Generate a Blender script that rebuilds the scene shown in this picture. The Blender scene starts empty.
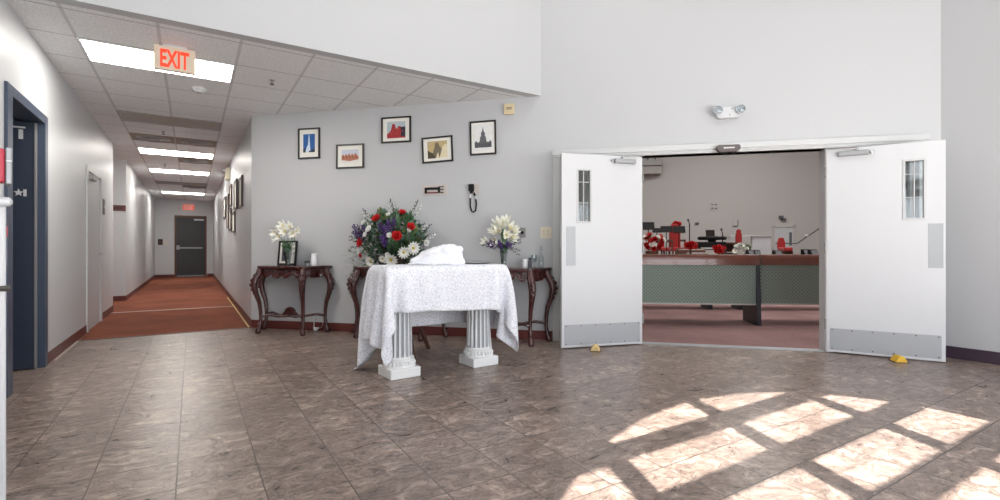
import bpy, bmesh, math, random
import numpy as np
from mathutils import Vector, Matrix, Euler
from math import sin, cos, pi, radians as Rd, sqrt

random.seed(11)
SC = bpy.context.scene
COL = SC.collection
HC = 1.105                                   # eye height of the photographer
FPX, YH, YAW = 491.4, 247.8, Rd(32.09)
FWD = Vector((sin(YAW), cos(YAW), 0)); RGT = Vector((cos(YAW), -sin(YAW), 0))

def at(x, y, depth):
    """place seen at photo position (x, y), standing `depth` metres away"""
    return Vector((0, 0, HC)) + (FWD + RGT*((x-500)/FPX) - Vector((0, 0, 1))*((y-YH)/FPX))*depth

# ------------------------------------------------------------------ materials
def lin(c):
    c = [v/255 for v in c]
    return [v/12.92 if v <= .04045 else ((v+.055)/1.055)**2.4 for v in c] + [1]

def mat(name, rgb, rough=.5, metal=0, spec=.5, bump=0, bscale=60, var=0, vscale=8, trans=0, coat=0, emit=0, sheen=0, sub=0):
    m = bpy.data.materials.new(name); m.use_nodes = True
    nt = m.node_tree; b = nt.nodes['Principled BSDF']
    c = lin(rgb); b.inputs['Base Color'].default_value = c
    b.inputs['Roughness'].default_value = rough; b.inputs['Metallic'].default_value = metal
    b.inputs['Specular IOR Level'].default_value = spec
    b.inputs['Transmission Weight'].default_value = trans
    b.inputs['Coat Weight'].default_value = coat
    b.inputs['Sheen Weight'].default_value = sheen
    if emit:
        b.inputs['Emission Color'].default_value = c; b.inputs['Emission Strength'].default_value = emit
    tc = nt.nodes.new('ShaderNodeTexCoord')
    if var:
        n = nt.nodes.new('ShaderNodeTexNoise'); n.inputs['Scale'].default_value = vscale; n.inputs['Detail'].default_value = 5
        nt.links.new(tc.outputs['Object'], n.inputs['Vector'])
        mx = nt.nodes.new('ShaderNodeMix'); mx.data_type = 'RGBA'
        mx.inputs[6].default_value = [v*(1-var) for v in c[:3]] + [1]
        mx.inputs[7].default_value = [min(1, v*(1+var)) for v in c[:3]] + [1]
        nt.links.new(n.outputs['Fac'], mx.inputs[0]); nt.links.new(mx.outputs[2], b.inputs['Base Color'])
    if bump:
        n = nt.nodes.new('ShaderNodeTexNoise'); n.inputs['Scale'].default_value = bscale; n.inputs['Detail'].default_value = 4
        nt.links.new(tc.outputs['Object'], n.inputs['Vector'])
        bp = nt.nodes.new('ShaderNodeBump'); bp.inputs['Strength'].default_value = bump; bp.inputs['Distance'].default_value = .01
        nt.links.new(n.outputs['Fac'], bp.inputs['Height']); nt.links.new(bp.outputs['Normal'], b.inputs['Normal'])
    return m

def nodes(m):
    return m.node_tree.nodes, m.node_tree.links, m.node_tree.nodes['Principled BSDF']

M = {}
M['wall'] = mat('wall_paint', (188, 189, 191), .6, bump=.05, bscale=90)
M['hall'] = mat('hall_paint', (200, 202, 205), .42, bump=.04, bscale=60)
M['sanct'] = mat('sanctuary_paint', (190, 187, 184), .7, bump=.05, bscale=50)
M['white'] = mat('white_paint', (207, 208, 210), .4)
M['frame_white'] = mat('frame_white', (198, 199, 199), .38, var=.05, vscale=5)
M['navy'] = mat('navy_paint', (58, 69, 88), .42, var=.08, vscale=6)
M['navy_dark'] = mat('navy_door', (42, 52, 70), .5, var=.1, vscale=9)
M['base'] = mat('vinyl_base', (100, 48, 44), .45)
M['base_dark'] = mat('vinyl_base_dark', (62, 46, 60), .5)
M['steel'] = mat('brushed_steel', (158, 160, 162), .45, metal=.35, bump=.05, bscale=200)
M['kick'] = mat('kick_plate', (168, 170, 173), .45, metal=.2)
M['chrome'] = mat('chrome', (190, 190, 192), .3, metal=1)
M['black'] = mat('black_plastic', (16, 16, 18), .6, spec=.3)
M['charcoal'] = mat('charcoal_door', (52, 53, 56), .5, var=.12, vscale=12)
M['brass'] = mat('wood_trim_brown', (98, 66, 48), .5)
M['cream'] = mat('cream_plastic', (214, 206, 184), .45)
M['tan'] = mat('tan_plastic', (214, 196, 160), .5)
M['plate'] = mat('plate_grey', (150, 148, 146), .4, metal=.4)
M['taupe'] = mat('taupe_plate', (196, 188, 182), .5)
M['mahog'] = mat('mahogany', (66, 27, 25), .2, coat=.6, var=.35, vscale=14, bump=.6, bscale=70)
M['walnut'] = mat('walnut', (84, 56, 44), .45, var=.2, vscale=12)
M['plaster'] = mat('antique_plaster', (232, 233, 232), .65, bump=.25, bscale=60)
M['plaster_grey'] = mat('plaster_wash', (150, 152, 154), .7, var=.2, vscale=40)
M['red'] = mat('red_fabric', (168, 34, 34), .75, sheen=.3, var=.12, vscale=20)
M['redbox'] = mat('red_enamel', (176, 28, 56), .35)
M['yellow'] = mat('yellow_rubber', (222, 178, 52), .55)
M['beige'] = mat('tan_rubber', (216, 188, 128), .6)
M['paper'] = mat('mat_board', (232, 230, 222), .8)
M['frame_blk'] = mat('black_frame', (30, 25, 24), .35)
M['frame_brn'] = mat('brown_frame', (58, 40, 34), .35)
M['stage'] = mat('stage_wood', (92, 58, 44), .45, var=.2)
M['leaf'] = mat('leaf_green', (74, 108, 72), .5, var=.35, vscale=30)
M['leaf2'] = mat('leaf_grey_green', (112, 142, 124), .55, var=.25, vscale=30)
M['leaf3'] = mat('leaf_olive', (122, 138, 86), .55, var=.25, vscale=30)
M['stem'] = mat('stem_brown', (78, 74, 52), .7)
M['p_white'] = mat('petal_white', (240, 240, 234), .55, sheen=.2)
M['p_cream'] = mat('petal_cream', (240, 240, 228), .55)
M['p_red'] = mat('petal_red', (200, 38, 40), .5, var=.2, vscale=40)
M['p_purple'] = mat('petal_purple', (84, 48, 122), .6, var=.25, vscale=40)
M['p_yellow'] = mat('flower_eye', (206, 186, 84), .7)
M['p_peach'] = mat('petal_peach', (214, 160, 132), .6)
M['wax'] = mat('white_ceramic', (238, 238, 240), .35)
M['linen'] = mat('white_linen', (240, 241, 246), .8, bump=.15, bscale=250)
M['ink'] = mat('ink_grey', (92, 94, 98), .7, var=.3, vscale=60)
M['brown_vent'] = mat('dusty_diffuser', (146, 132, 120), .6, var=.15, vscale=14)
M['dull_panel'] = mat('unlit_lens', (172, 168, 163), .5)
M['signbeige'] = mat('exit_housing', (222, 205, 184), .5)
M['exit_red'] = mat('exit_letters', (232, 66, 34), .4, emit=.55)
M['exit_glow'] = mat('exit_face_glow', (236, 110, 92), .4, emit=.5)
M['lamp'] = mat('fluorescent_lens', (255, 250, 242), .4, emit=19)
M['lobby_fill'] = mat('lobby_lens', (255, 253, 250), .4, emit=1.2)  # glow of the added lobby fill panels
M['sanct_fill'] = mat('sanctuary_fill_glow', (255, 250, 244), .4, emit=5)  # glow of the added sanctuary fill panels

def glass_mat(name, tint, mixf, rough=.05):
    m = bpy.data.materials.new(name); m.use_nodes = True
    nt = m.node_tree; nt.nodes.clear()
    o = nt.nodes.new('ShaderNodeOutputMaterial'); mx = nt.nodes.new('ShaderNodeMixShader')
    t = nt.nodes.new('ShaderNodeBsdfTransparent'); g = nt.nodes.new('ShaderNodeBsdfGlossy')
    t.inputs['Color'].default_value = lin(tint); g.inputs['Roughness'].default_value = rough
    g.inputs['Color'].default_value = (.9, .9, .9, 1)
    mx.inputs[0].default_value = mixf
    nt.links.new(t.outputs[0], mx.inputs[1]); nt.links.new(g.outputs[0], mx.inputs[2]); nt.links.new(mx.outputs[0], o.inputs[0])
    return m
M['glass'] = glass_mat('clear_glass', (232, 236, 236), .06)
M['pane'] = glass_mat('window_pane', (248, 250, 250), .05)

def floor_mat():
    m = mat('slate_tile', (130, 116, 108), .34); N, L, b = nodes(m)
    tc = N.new('ShaderNodeTexCoord'); mp = N.new('ShaderNodeMapping')
    mp.inputs['Location'].default_value = (.061+.345*10, -.28+.345*10, 0)
    L.new(tc.outputs['Object'], mp.inputs['Vector'])
    br = N.new('ShaderNodeTexBrick'); br.offset = 0; br.squash = 1
    br.inputs['Scale'].default_value = 1; br.inputs['Brick Width'].default_value = .345; br.inputs['Row Height'].default_value = .345
    br.inputs['Mortar Size'].default_value = .0035; br.inputs['Mortar Smooth'].default_value = .2
    br.inputs['Color1'].default_value = (.0, .0, .0, 1); br.inputs['Color2'].default_value = (1, 1, 1, 1); br.inputs['Bias'].default_value = 0
    L.new(mp.outputs[0], br.inputs['Vector'])
    # shift the stone figure tile by tile
    fl = N.new('ShaderNodeVectorMath'); fl.operation = 'SNAP'; fl.inputs[1].default_value = (.345, .345, 1)
    L.new(mp.outputs[0], fl.inputs[0])
    wn = N.new('ShaderNodeTexWhiteNoise'); wn.noise_dimensions = '3D'; L.new(fl.outputs[0], wn.inputs['Vector'])
    ad = N.new('ShaderNodeVectorMath'); ad.operation = 'MULTIPLY_ADD'; ad.inputs[1].default_value = (4, 4, 4)
    L.new(wn.outputs['Color'], ad.inputs[0]); L.new(mp.outputs[0], ad.inputs[2])
    st = N.new('ShaderNodeMapping'); st.inputs['Scale'].default_value = (1, 1.5, 1); st.inputs['Rotation'].default_value = (0, 0, .35); L.new(ad.outputs[0], st.inputs['Vector'])
    n1 = N.new('ShaderNodeTexNoise'); n1.inputs['Scale'].default_value = 6; n1.inputs['Detail'].default_value = 12; n1.inputs['Roughness'].default_value = .74; n1.inputs['Distortion'].default_value = 1.0
    L.new(st.outputs[0], n1.inputs['Vector'])
    rp = N.new('ShaderNodeValToRGB'); e = rp.color_ramp.elements
    e[0].position = .34; e[0].color = lin((102, 89, 82)); e[1].position = .68; e[1].color = lin((204, 184, 168))
    k = e.new(.45); k.color = lin((130, 112, 102)); k = e.new(.56); k.color = lin((155, 137, 126))
    L.new(n1.outputs['Fac'], rp.inputs[0])
    # thin dark clefts and pale scuffs of the slate face
    n2 = N.new('ShaderNodeTexNoise'); n2.inputs['Scale'].default_value = 6; n2.inputs['Detail'].default_value = 9; n2.inputs['Distortion'].default_value = 1.6
    L.new(st.outputs[0], n2.inputs['Vector'])
    r2 = N.new('ShaderNodeValToRGB'); q = r2.color_ramp.elements
    q[0].position = .482; q[0].color = (1, 1, 1, 1); q[1].position = .518; q[1].color = (1, 1, 1, 1); k = q.new(.5); k.color = (.25, .25, .25, 1)
    L.new(n2.outputs['Fac'], r2.inputs[0])
    mu = N.new('ShaderNodeMix'); mu.data_type = 'RGBA'; mu.blend_type = 'MULTIPLY'; mu.inputs[0].default_value = .8
    L.new(rp.outputs[0], mu.inputs[6]); L.new(r2.outputs[0], mu.inputs[7])
    n3 = N.new('ShaderNodeTexNoise'); n3.inputs['Scale'].default_value = 26; n3.inputs['Detail'].default_value = 6; n3.inputs['Roughness'].default_value = .7; L.new(st.outputs[0], n3.inputs['Vector'])
    r3 = N.new('ShaderNodeValToRGB'); r3.color_ramp.elements[0].position = .36; r3.color_ramp.elements[0].color = (.62, .62, .62, 1); r3.color_ramp.elements[1].position = .66; r3.color_ramp.elements[1].color = (1.0, 1.0, 1.0, 1)
    k = r3.color_ramp.elements.new(.5); k.color = (.86, .86, .86, 1); L.new(n3.outputs['Fac'], r3.inputs[0])
    m3 = N.new('ShaderNodeMix'); m3.data_type = 'RGBA'; m3.blend_type = 'MULTIPLY'; m3.inputs[0].default_value = 1; L.new(mu.outputs[2], m3.inputs[6]); L.new(r3.outputs[0], m3.inputs[7])
    # tile to tile tone
    hv = N.new('ShaderNodeHueSaturation'); mr = N.new('ShaderNodeMapRange'); mr.inputs[3].default_value = .88; mr.inputs[4].default_value = 1.12
    L.new(wn.outputs['Value'], mr.inputs[0]); L.new(mr.outputs[0], hv.inputs['Value']); L.new(m3.outputs[2], hv.inputs['Color'])
    gm = N.new('ShaderNodeMix'); gm.data_type = 'RGBA'; gm.inputs[7].default_value = lin((84, 74, 68))
    L.new(br.outputs['Fac'], gm.inputs[0]); L.new(hv.outputs[0], gm.inputs[6]); L.new(gm.outputs[2], b.inputs['Base Color'])
    sm = N.new('ShaderNodeMath'); sm.operation = 'MULTIPLY_ADD'; sm.inputs[1].default_value = -.6
    L.new(br.outputs['Fac'], sm.inputs[0]); L.new(n2.outputs['Fac'], sm.inputs[2])
    bp = N.new('ShaderNodeBump'); bp.inputs['Strength'].default_value = .6; bp.inputs['Distance'].default_value = .008
    L.new(sm.outputs[0], bp.inputs['Height']); L.new(bp.outputs[0], b.inputs['Normal'])
    rr = N.new('ShaderNodeMapRange'); rr.inputs[3].default_value = .20; rr.inputs[4].default_value = .40; L.new(n1.outputs['Fac'], rr.inputs[0]); L.new(rr.outputs[0], b.inputs['Roughness'])
    return m
M['floor'] = floor_mat()

def carpet(name, c, d):
    m = mat(name, c, .95, spec=.1); N, L, b = nodes(m)
    tc = N.new('ShaderNodeTexCoord'); n = N.new('ShaderNodeTexNoise'); n.inputs['Scale'].default_value = 90; n.inputs['Detail'].default_value = 3
    n2 = N.new('ShaderNodeTexNoise'); n2.inputs['Scale'].default_value = 1.6; n2.inputs['Detail'].default_value = 4
    L.new(tc.outputs['Object'], n.inputs['Vector']); L.new(tc.outputs['Object'], n2.inputs['Vector'])
    a = N.new('ShaderNodeMath'); a.operation = 'MULTIPLY_ADD'; a.inputs[1].default_value = .5; L.new(n.outputs['Fac'], a.inputs[0])
    h = N.new('ShaderNodeMath'); h.operation = 'MULTIPLY'; h.inputs[1].default_value = .5; L.new(n2.outputs['Fac'], h.inputs[0]); L.new(h.outputs[0], a.inputs[2])
    rp = N.new('ShaderNodeValToRGB'); rp.color_ramp.elements[0].position = .35; rp.color_ramp.elements[1].position = .65
    rp.color_ramp.elements[0].color = lin(d); rp.color_ramp.elements[1].color = lin(c)
    L.new(a.outputs[0], rp.inputs[0]); L.new(rp.outputs[0], b.inputs['Base Color'])
    bp = N.new('ShaderNodeBump'); bp.inputs['Strength'].default_value = .4; bp.inputs['Distance'].default_value = .005
    L.new(n.outputs['Fac'], bp.inputs['Height']); L.new(bp.outputs[0], b.inputs['Normal'])
    return m
M['carpet'] = carpet('rust_carpet', (146, 88, 69), (116, 69, 55))
M['carpet2'] = carpet('burgundy_carpet', (152, 122, 119), (122, 95, 93))

def ceil_mat():
    m = mat('ceiling_tiles', (206, 206, 204), .85, spec=.2); N, L, b = nodes(m)
    tc = N.new('ShaderNodeTexCoord'); mp = N.new('ShaderNodeMapping'); mp.inputs['Location'].default_value = (.848+6.1, -5.55+12.2, 0)
    L.new(tc.outputs['Object'], mp.inputs['Vector']); sp = N.new('ShaderNodeSeparateXYZ'); L.new(mp.outputs[0], sp.inputs[0])
    def near(out, w):
        a = N.new('ShaderNodeMath'); a.operation = 'PINGPONG'; a.inputs[1].default_value = .305; L.new(out, a.inputs[0])
        c = N.new('ShaderNodeMath'); c.operation = 'LESS_THAN'; c.inputs[1].default_value = w; L.new(a.outputs[0], c.inputs[0]); return c
    gx = near(sp.outputs['X'], .013); gy = near(sp.outputs['Y'], .006)
    n = N.new('ShaderNodeTexNoise'); n.inputs['Scale'].default_value = 70; n.inputs['Detail'].default_value = 6; L.new(tc.outputs['Object'], n.inputs['Vector'])
    r = N.new('ShaderNodeValToRGB'); r.color_ramp.elements[0].position = .4; r.color_ramp.elements[1].position = .6
    r.color_ramp.elements[0].color = lin((226, 227, 228)); r.color_ramp.elements[1].color = lin((244, 245, 246)); L.new(n.outputs['Fac'], r.inputs[0])
    a = N.new('ShaderNodeMix'); a.data_type = 'RGBA'; a.inputs[7].default_value = lin((206, 206, 208)); L.new(gx.outputs[0], a.inputs[0]); L.new(r.outputs[0], a.inputs[6])
    c = N.new('ShaderNodeMix'); c.data_type = 'RGBA'; c.inputs[7].default_value = lin((166, 166, 168)); L.new(gy.outputs[0], c.inputs[0]); L.new(a.outputs[2], c.inputs[6])
    L.new(c.outputs[2], b.inputs['Base Color'])
    return m
M['ceil'] = ceil_mat()

def lace_mat():
    m = mat('white_lace', (238, 239, 244), .85); N, L, b = nodes(m)
    uv = N.new('ShaderNodeTexCoord')
    v = N.new('ShaderNodeTexVoronoi'); v.inputs['Scale'].default_value = 30; v.feature = 'F1'; L.new(uv.outputs['UV'], v.inputs['Vector'])
    n = N.new('ShaderNodeTexNoise'); n.inputs['Scale'].default_value = 75; n.inputs['Detail'].default_value = 3; n.inputs['Distortion'].default_value = 1.2; L.new(uv.outputs['UV'], n.inputs['Vector'])
    w = N.new('ShaderNodeMath'); w.operation = 'SINE'; s = N.new('ShaderNodeMath'); s.operation = 'MULTIPLY'; s.inputs[1].default_value = 26
    L.new(v.outputs['Distance'], s.inputs[0]); L.new(s.outputs[0], w.inputs[0])
    a = N.new('ShaderNodeMath'); a.operation = 'MULTIPLY_ADD'; a.inputs[1].default_value = .11; L.new(w.outputs[0], a.inputs[0]); L.new(n.outputs['Fac'], a.inputs[2])
    r = N.new('ShaderNodeValToRGB'); e = r.color_ramp.elements
    e[0].position = .40; e[0].color = lin((202, 205, 214)); e[1].position = .52; e[1].color = lin((242, 243, 248)); L.new(a.outputs[0], r.inputs[0])
    L.new(r.outputs[0], b.inputs['Base Color'])
    bp = N.new('ShaderNodeBump'); bp.inputs['Strength'].default_value = .3; bp.inputs['Distance'].default_value = .004
    L.new(a.outputs[0], bp.inputs['Height']); L.new(bp.outputs[0], b.inputs['Normal'])
    return m
M['lace'] = lace_mat()

def pew_mat():
    m = mat('dotted_upholstery', (136, 148, 138), .85); N, L, b = nodes(m)
    tc = N.new('ShaderNodeTexCoord'); sp = N.new('ShaderNodeSeparateXYZ'); L.new(tc.outputs['Object'], sp.inputs[0])
    def half(o, add=0):
        a = N.new('ShaderNodeMath'); a.operation = 'ADD'; a.inputs[1].default_value = add; L.new(o, a.inputs[0])
        p = N.new('ShaderNodeMath'); p.operation = 'PINGPONG'; p.inputs[1].default_value = .025; L.new(a.outputs[0], p.inputs[0]); return p
    def dots(ad):
        px, pz = half(sp.outputs['X'], ad), half(sp.outputs['Z'], ad)
        h = N.new('ShaderNodeMath'); h.operation = 'ADD'; L.new(px.outputs[0], h.inputs[0]); L.new(pz.outputs[0], h.inputs[1])
        c = N.new('ShaderNodeMath'); c.operation = 'LESS_THAN'; c.inputs[1].default_value = .010; L.new(h.outputs[0], c.inputs[0]); return c
    d1, d2 = dots(10), dots(10.025)
    o = N.new('ShaderNodeMath'); o.operation = 'MAXIMUM'; L.new(d1.outputs[0], o.inputs[0]); L.new(d2.outputs[0], o.inputs[1])
    mx = N.new('ShaderNodeMix'); mx.data_type = 'RGBA'; mx.inputs[6].default_value = lin((140, 152, 142)); mx.inputs[7].default_value = lin((88, 98, 98)); L.new(o.outputs[0], mx.inputs[0])
    L.new(mx.outputs[2], b.inputs['Base Color']); return m
M['pew'] = pew_mat()
M['pewwood'] = mat('pew_rail_wood', (116, 64, 50), .25, var=.3, vscale=3, coat=.4)
M['pewdark'] = mat('pew_end_dark', (44, 46, 54), .4)

# ------------------------------------------------------------------ mesh builder
class MB:
    def __init__(s): s.v, s.f, s.m = [], [], []
    def add(s, vs, fs, mi=0, mtx=None):
        o = len(s.v)
        s.v += [tuple(mtx @ Vector(p)) if mtx else tuple(p) for p in vs]
        s.f += [tuple(i+o for i in f) for f in fs]; s.m += [mi]*len(fs); return s
    def box(s, x0, x1, y0, y1, z0, z1, mi=0, mtx=None):
        vs = [(x, y, z) for z in (z0, z1) for y in (y0, y1) for x in (x0, x1)]
        return s.add(vs, [(0, 2, 3, 1), (4, 5, 7, 6), (0, 1, 5, 4), (2, 6, 7, 3), (0, 4, 6, 2), (1, 3, 7, 5)], mi, mtx)
    def tube(s, pts, rad, n=8, mi=0, cap=True):
        P = [Vector(p) for p in pts]; k = len(P)
        if not hasattr(rad, '__len__'): rad = [rad]*k
        vs, ref = [], None
        for i in range(k):
            t = (P[min(i+1, k-1)]-P[max(i-1, 0)])
            t = t.normalized() if t.length > 1e-9 else Vector((0, 0, 1))
            if ref is None: ref = Vector((1, 0, 0)) if abs(t.x) < .8 else Vector((0, 1, 0))
            a = ref - t*ref.dot(t); a = a.normalized(); ref = a; b = t.cross(a)
            r = rad[i]; ra, rb = r if hasattr(r, '__len__') else (r, r)
            vs += [P[i]+a*cos(2*pi*j/n)*ra+b*sin(2*pi*j/n)*rb for j in range(n)]
        fs = [(i*n+j, i*n+(j+1) % n, (i+1)*n+(j+1) % n, (i+1)*n+j) for i in range(k-1) for j in range(n)]
        if cap: fs += [tuple(range(n-1, -1, -1)), tuple((k-1)*n+j for j in range(n))]
        return s.add(vs, fs, mi)
    def lathe(s, prof, n=20, c=(0, 0, 0), mi=0, mtx=None):
        vs = [(c[0]+r*cos(2*pi*j/n), c[1]+r*sin(2*pi*j/n), c[2]+z) for r, z in prof for j in range(n)]; k = len(prof)
        fs = [(i*n+j, i*n+(j+1) % n, (i+1)*n+(j+1) % n, (i+1)*n+j) for i in range(k-1) for j in range(n)]
        fs += [tuple(range(n-1, -1, -1)), tuple((k-1)*n+j for j in range(n))]
        return s.add(vs, fs, mi, mtx)
    def ball(s, c, r, n=10, mi=0, mtx=None):
        rx, ry, rz = r if hasattr(r, '__len__') else (r, r, r); h = max(4, n//2)
        vs = [(c[0]+rx*sin(pi*i/h)*cos(2*pi*j/n), c[1]+ry*sin(pi*i/h)*sin(2*pi*j/n), c[2]+rz*cos(pi*i/h)) for i in range(1, h) for j in range(n)]
        vs += [(c[0], c[1], c[2]+rz), (c[0], c[1], c[2]-rz)]; t = len(vs)-2
        fs = [(i*n+j, (i+1)*n+j, (i+1)*n+(j+1) % n, i*n+(j+1) % n) for i in range(h-2) for j in range(n)]
        fs += [(t, j, (j+1) % n) for j in range(n)] + [(t+1, (h-2)*n+(j+1) % n, (h-2)*n+j) for j in range(n)]
        return s.add(vs, fs, mi, mtx)
    def prism(s, poly, a0, a1, axis='z', mi=0, mtx=None):
        def P(u, v, w): return {'z': (u, v, w), 'y': (u, w, v), 'x': (w, u, v)}[axis]
        k = len(poly); vs = [P(u, v, a0) for u, v in poly]+[P(u, v, a1) for u, v in poly]
        fs = [tuple(range(k-1, -1, -1)), tuple(range(k, 2*k))]+[(i, (i+1) % k, k+(i+1) % k, k+i) for i in range(k)]
        return s.add(vs, fs, mi, mtx)
    def face(s, pts, mi=0, mtx=None): return s.add(pts, [tuple(range(len(pts)))], mi, mtx)
    def mesh(s, name, mats, smooth=False, ang=40, fix=True):
        me = bpy.data.meshes.new(name); me.from_pydata(s.v, [], s.f)
        for q in (mats if isinstance(mats, (list, tuple)) else [mats]): me.materials.append(q)
        me.polygons.foreach_set('material_index', s.m)
        bm = bmesh.new(); bm.from_mesh(me)
        if fix: bmesh.ops.recalc_face_normals(bm, faces=bm.faces)
        if smooth:
            for f in bm.faces: f.smooth = True
            for e in bm.edges:
                if len(e.link_faces) == 2 and e.calc_face_angle(0) > Rd(ang): e.smooth = False
        bm.to_mesh(me); bm.free(); return me
    def build(s, name, mats, parent=None, smooth=False, bevel=0, ang=40, fix=True, loc=None, rz=0):
        o = bpy.data.objects.new(name, s.mesh(name, mats, smooth, ang, fix)); COL.objects.link(o)
        if parent: o.parent = parent
        if loc is not None: o.location = loc
        if rz: o.rotation_euler.z = rz
        if bevel:
            b = o.modifiers.new('bevel', 'BEVEL'); b.width = bevel; b.segments = 2; b.limit_method = 'ANGLE'; b.angle_limit = Rd(35)
        return o

def thing(name, label, cat, loc=(0, 0, 0), rz=0, group=None):
    o = bpy.data.objects.new(name, None); COL.objects.link(o); o.empty_display_size = .1
    o.location = loc; o.rotation_euler = (0, 0, rz); return tag(o, label, cat, group)
def tag(o, label, cat, group=None):
    o['label'] = label; o['category'] = cat
    if group: o['group'] = group
    return o
def struct(o): o['kind'] = 'structure'; return o
def dup(root, loc, rz, label, group=None):
    r = root.copy(); COL.objects.link(r); r.location = loc; r.rotation_euler = (0, 0, rz); r['label'] = label
    if group: r['group'] = group
    for ch in root.children:
        c = ch.copy(); COL.objects.link(c); c.parent = r
        for g in ch.children:
            d = g.copy(); COL.objects.link(d); d.parent = c
    return r

# ------------------------------------------------------------------ layout
XL, XR = -1.166, .706            # hall walls
YC = 7.594                       # hall corner / carpet edge
XRR = 6.45                      # lobby right wall
HZ, HT = 2.932, 5.3              # hall ceiling, lobby ceiling
YB = 4.743                       # bulkhead face
YEND = 22.2
YF = -2.0                        # front wall with the arched window
S2 = .70710678
def W(s, out=0, z=0):            # angled wall: s metres right of the hall corner, `out` metres into the lobby
    return Vector((XR+S2*s-S2*out, YC-S2*s-S2*out, z))
RW = Rd(-45); RL = Rd(90); RR = Rd(-90)
WO = W(0)                        # origin of the angled wall frame

# ------------------------------------------------------------------ setting
def room():
    # tiled floor, also inside the room behind the blue frame
    b = MB(); b.prism([(XL, YF), (XRR, YF), (XRR, 8.3-XRR), (XR, YC), (XL, YC), (XL, 6.30), (-3.0, 6.30), (-3.0, 3.6), (XL, 3.6)], -.12, 0)
    struct(b.build('floor', M['floor']))
    b = MB(); b.prism([(XL, YC), (XR, YC), (XR, YEND), (XL, YEND), (XL, 12.85), (-4, 12.85), (-4, 10.85), (XL, 10.85)], -.12, .004)
    struct(b.build('floor_hall_carpet', M['carpet']))
    b = MB(); b.box(-.4, 16, .02, 15.8, -.12, .003)
    struct(b.build('floor_sanctuary_carpet', M['carpet2'], loc=WO, rz=RW))
    # left wall
    t = XL-.15; b = MB()
    b.box(t, XL, YF, YB+.06, 0, HT); b.box(t, XL, YB+.06, 5.10, 0, HZ+.06); b.box(t, XL, 5.10, 6.085, 2.255, HZ+.06)
    b.box(t, XL, 6.085, 8.355, 0, HZ+.06); b.box(t, XL, 8.355, 9.425, 2.125, HZ+.06); b.box(t, XL, 9.425, 10.85, 0, HZ+.06)
    b.box(t, XL, 12.85, YEND, 0, HZ+.06); b.box(-4.0, t, 12.85, 13.0, 0, HZ+.06); b.box(-4.0, t, 10.70, 10.85, 0, HZ+.06); b.box(-4.15, -4.0, 10.7, 13.0, 0, HZ+.06)
    struct(b.build('wall_left', M['hall']))
    b = MB(); b.box(-3.1, -3.0, 3.5, 6.45, 0, HZ); b.box(-3.0, t, 6.30, 6.45, 0, HZ); b.box(-3.0, t, 3.45, 3.6, 0, HZ); b.box(-3.1, t, 3.5, 6.45, 2.6, 2.7)
    struct(b.build('wall_side_room', M['hall']))
    b = MB(); b.box(t-.2, t-.1, 8.2, 9.6, 0, 2.4); struct(b.build('wall_closet', M['hall']))
    b = MB(); b.box(XR, XR+.15, YC+.06, YEND, 0, HZ+.06); struct(b.build('wall_right', M['hall']))
    b = MB(); b.box(t, XR+.15, YEND, YEND+.15, 0, HZ+.06); struct(b.build('wall_end', M['hall']))
    # angled wall with the wide door opening
    sE = (XRR-XR)/S2
    b = MB(); b.box(0, 4.2, 0, .15, 0, HT); b.box(4.2, 7.98, 0, .15, 2.16, HT); b.box(7.98, sE+.1, 0, .15, 0, HT)
    struct(b.build('wall_back', M['wall'], loc=WO, rz=RW))
    b = MB(); b.box(XRR, XRR+.15, YF, 8.3-XRR+.06, 0, HT); struct(b.build('wall_far_right', M['wall']))
    # bulkhead over the low ceiling
    b = MB(); b.prism([(t, YB), (8.3-YB, YB), (8.3-YB-.115, YB+.115), (t, YB+.115)], HZ, HT); struct(b.build('wall_bulkhead', M['wall']))
    b = MB(); y0 = YB+.115
    b.prism([(XL, y0), (8.3-y0, y0), (XR, YC), (XR, YEND), (XL, YEND), (XL, 12.85), (-4, 12.85), (-4, 10.85), (XL, 10.85)], HZ, HZ+.05)
    struct(b.build('ceiling', M['ceil']))
    b = MB(); b.box(t, XRR+.15, YF-.15, YC, HT, HT+.1); struct(b.build('ceiling_lobby', M['wall']))
    # front wall (behind the photographer) with its arched window
    cx, R, sp, sill = 1.16, 1.96, 2.45, 2.30
    b = MB(); y0, y1 = YF-.15, YF
    b.box(t, cx-R, y0, y1, 2.2, HT); b.box(cx+R, XRR+.15, y0, y1, 2.2, HT); b.box(t, -1.0, y0, y1, 0, 2.2); b.box(6.4, XRR+.15, y0, y1, 0, 2.2); b.box(cx-R, cx+R, y0, y1, 2.2, sill)
    n = 48
    for i in range(n):
        a0, a1 = pi-pi*i/n, pi-pi*(i+1)/n
        x0, x1 = cx+R*cos(a0), cx+R*cos(a1); z0, z1 = sp+R*sin(a0), sp+R*sin(a1)
        b.add([(x0, y0, z0), (x1, y0, z1), (x1, y0, HT), (x0, y0, HT), (x0, y1, z0), (x1, y1, z1), (x1, y1, HT), (x0, y1, HT)],
              [(0, 1, 2, 3), (7, 6, 5, 4), (0, 4, 5, 1)])
    struct(b.build('wall_front', M['wall'], fix=False))
    w = struct(bpy.data.objects.new('window_1', None)); COL.objects.link(w); w.location = (cx, YF-.03, 0)
    b = MB()
    ys, ye = -.02, .02
    top = lambda x: sp+sqrt(max(0, R*R-(x)**2))
    for x in (.241-cx, 1.262-cx, 2.265-cx): b.box(x-.065, x+.065, ys, ye, sill, top(x))
    for z in (2.42, 2.93, 3.43, 3.94):
        hw = R if z < sp else sqrt(R*R-(z-sp)**2); b.box(-hw, hw, ys, ye, z-.08, z+.08)
    struct(b.build('window_frame', M['white'], w))
    b = MB(); pts = [(R*cos(pi*i/32), sp+R*sin(pi*i/32)) for i in range(33)]+[(-R, sill), (R, sill)]
    b.face([(x, 0, z) for x, z in pts]); struct(b.build('window_pane', M['pane'], w))
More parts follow.
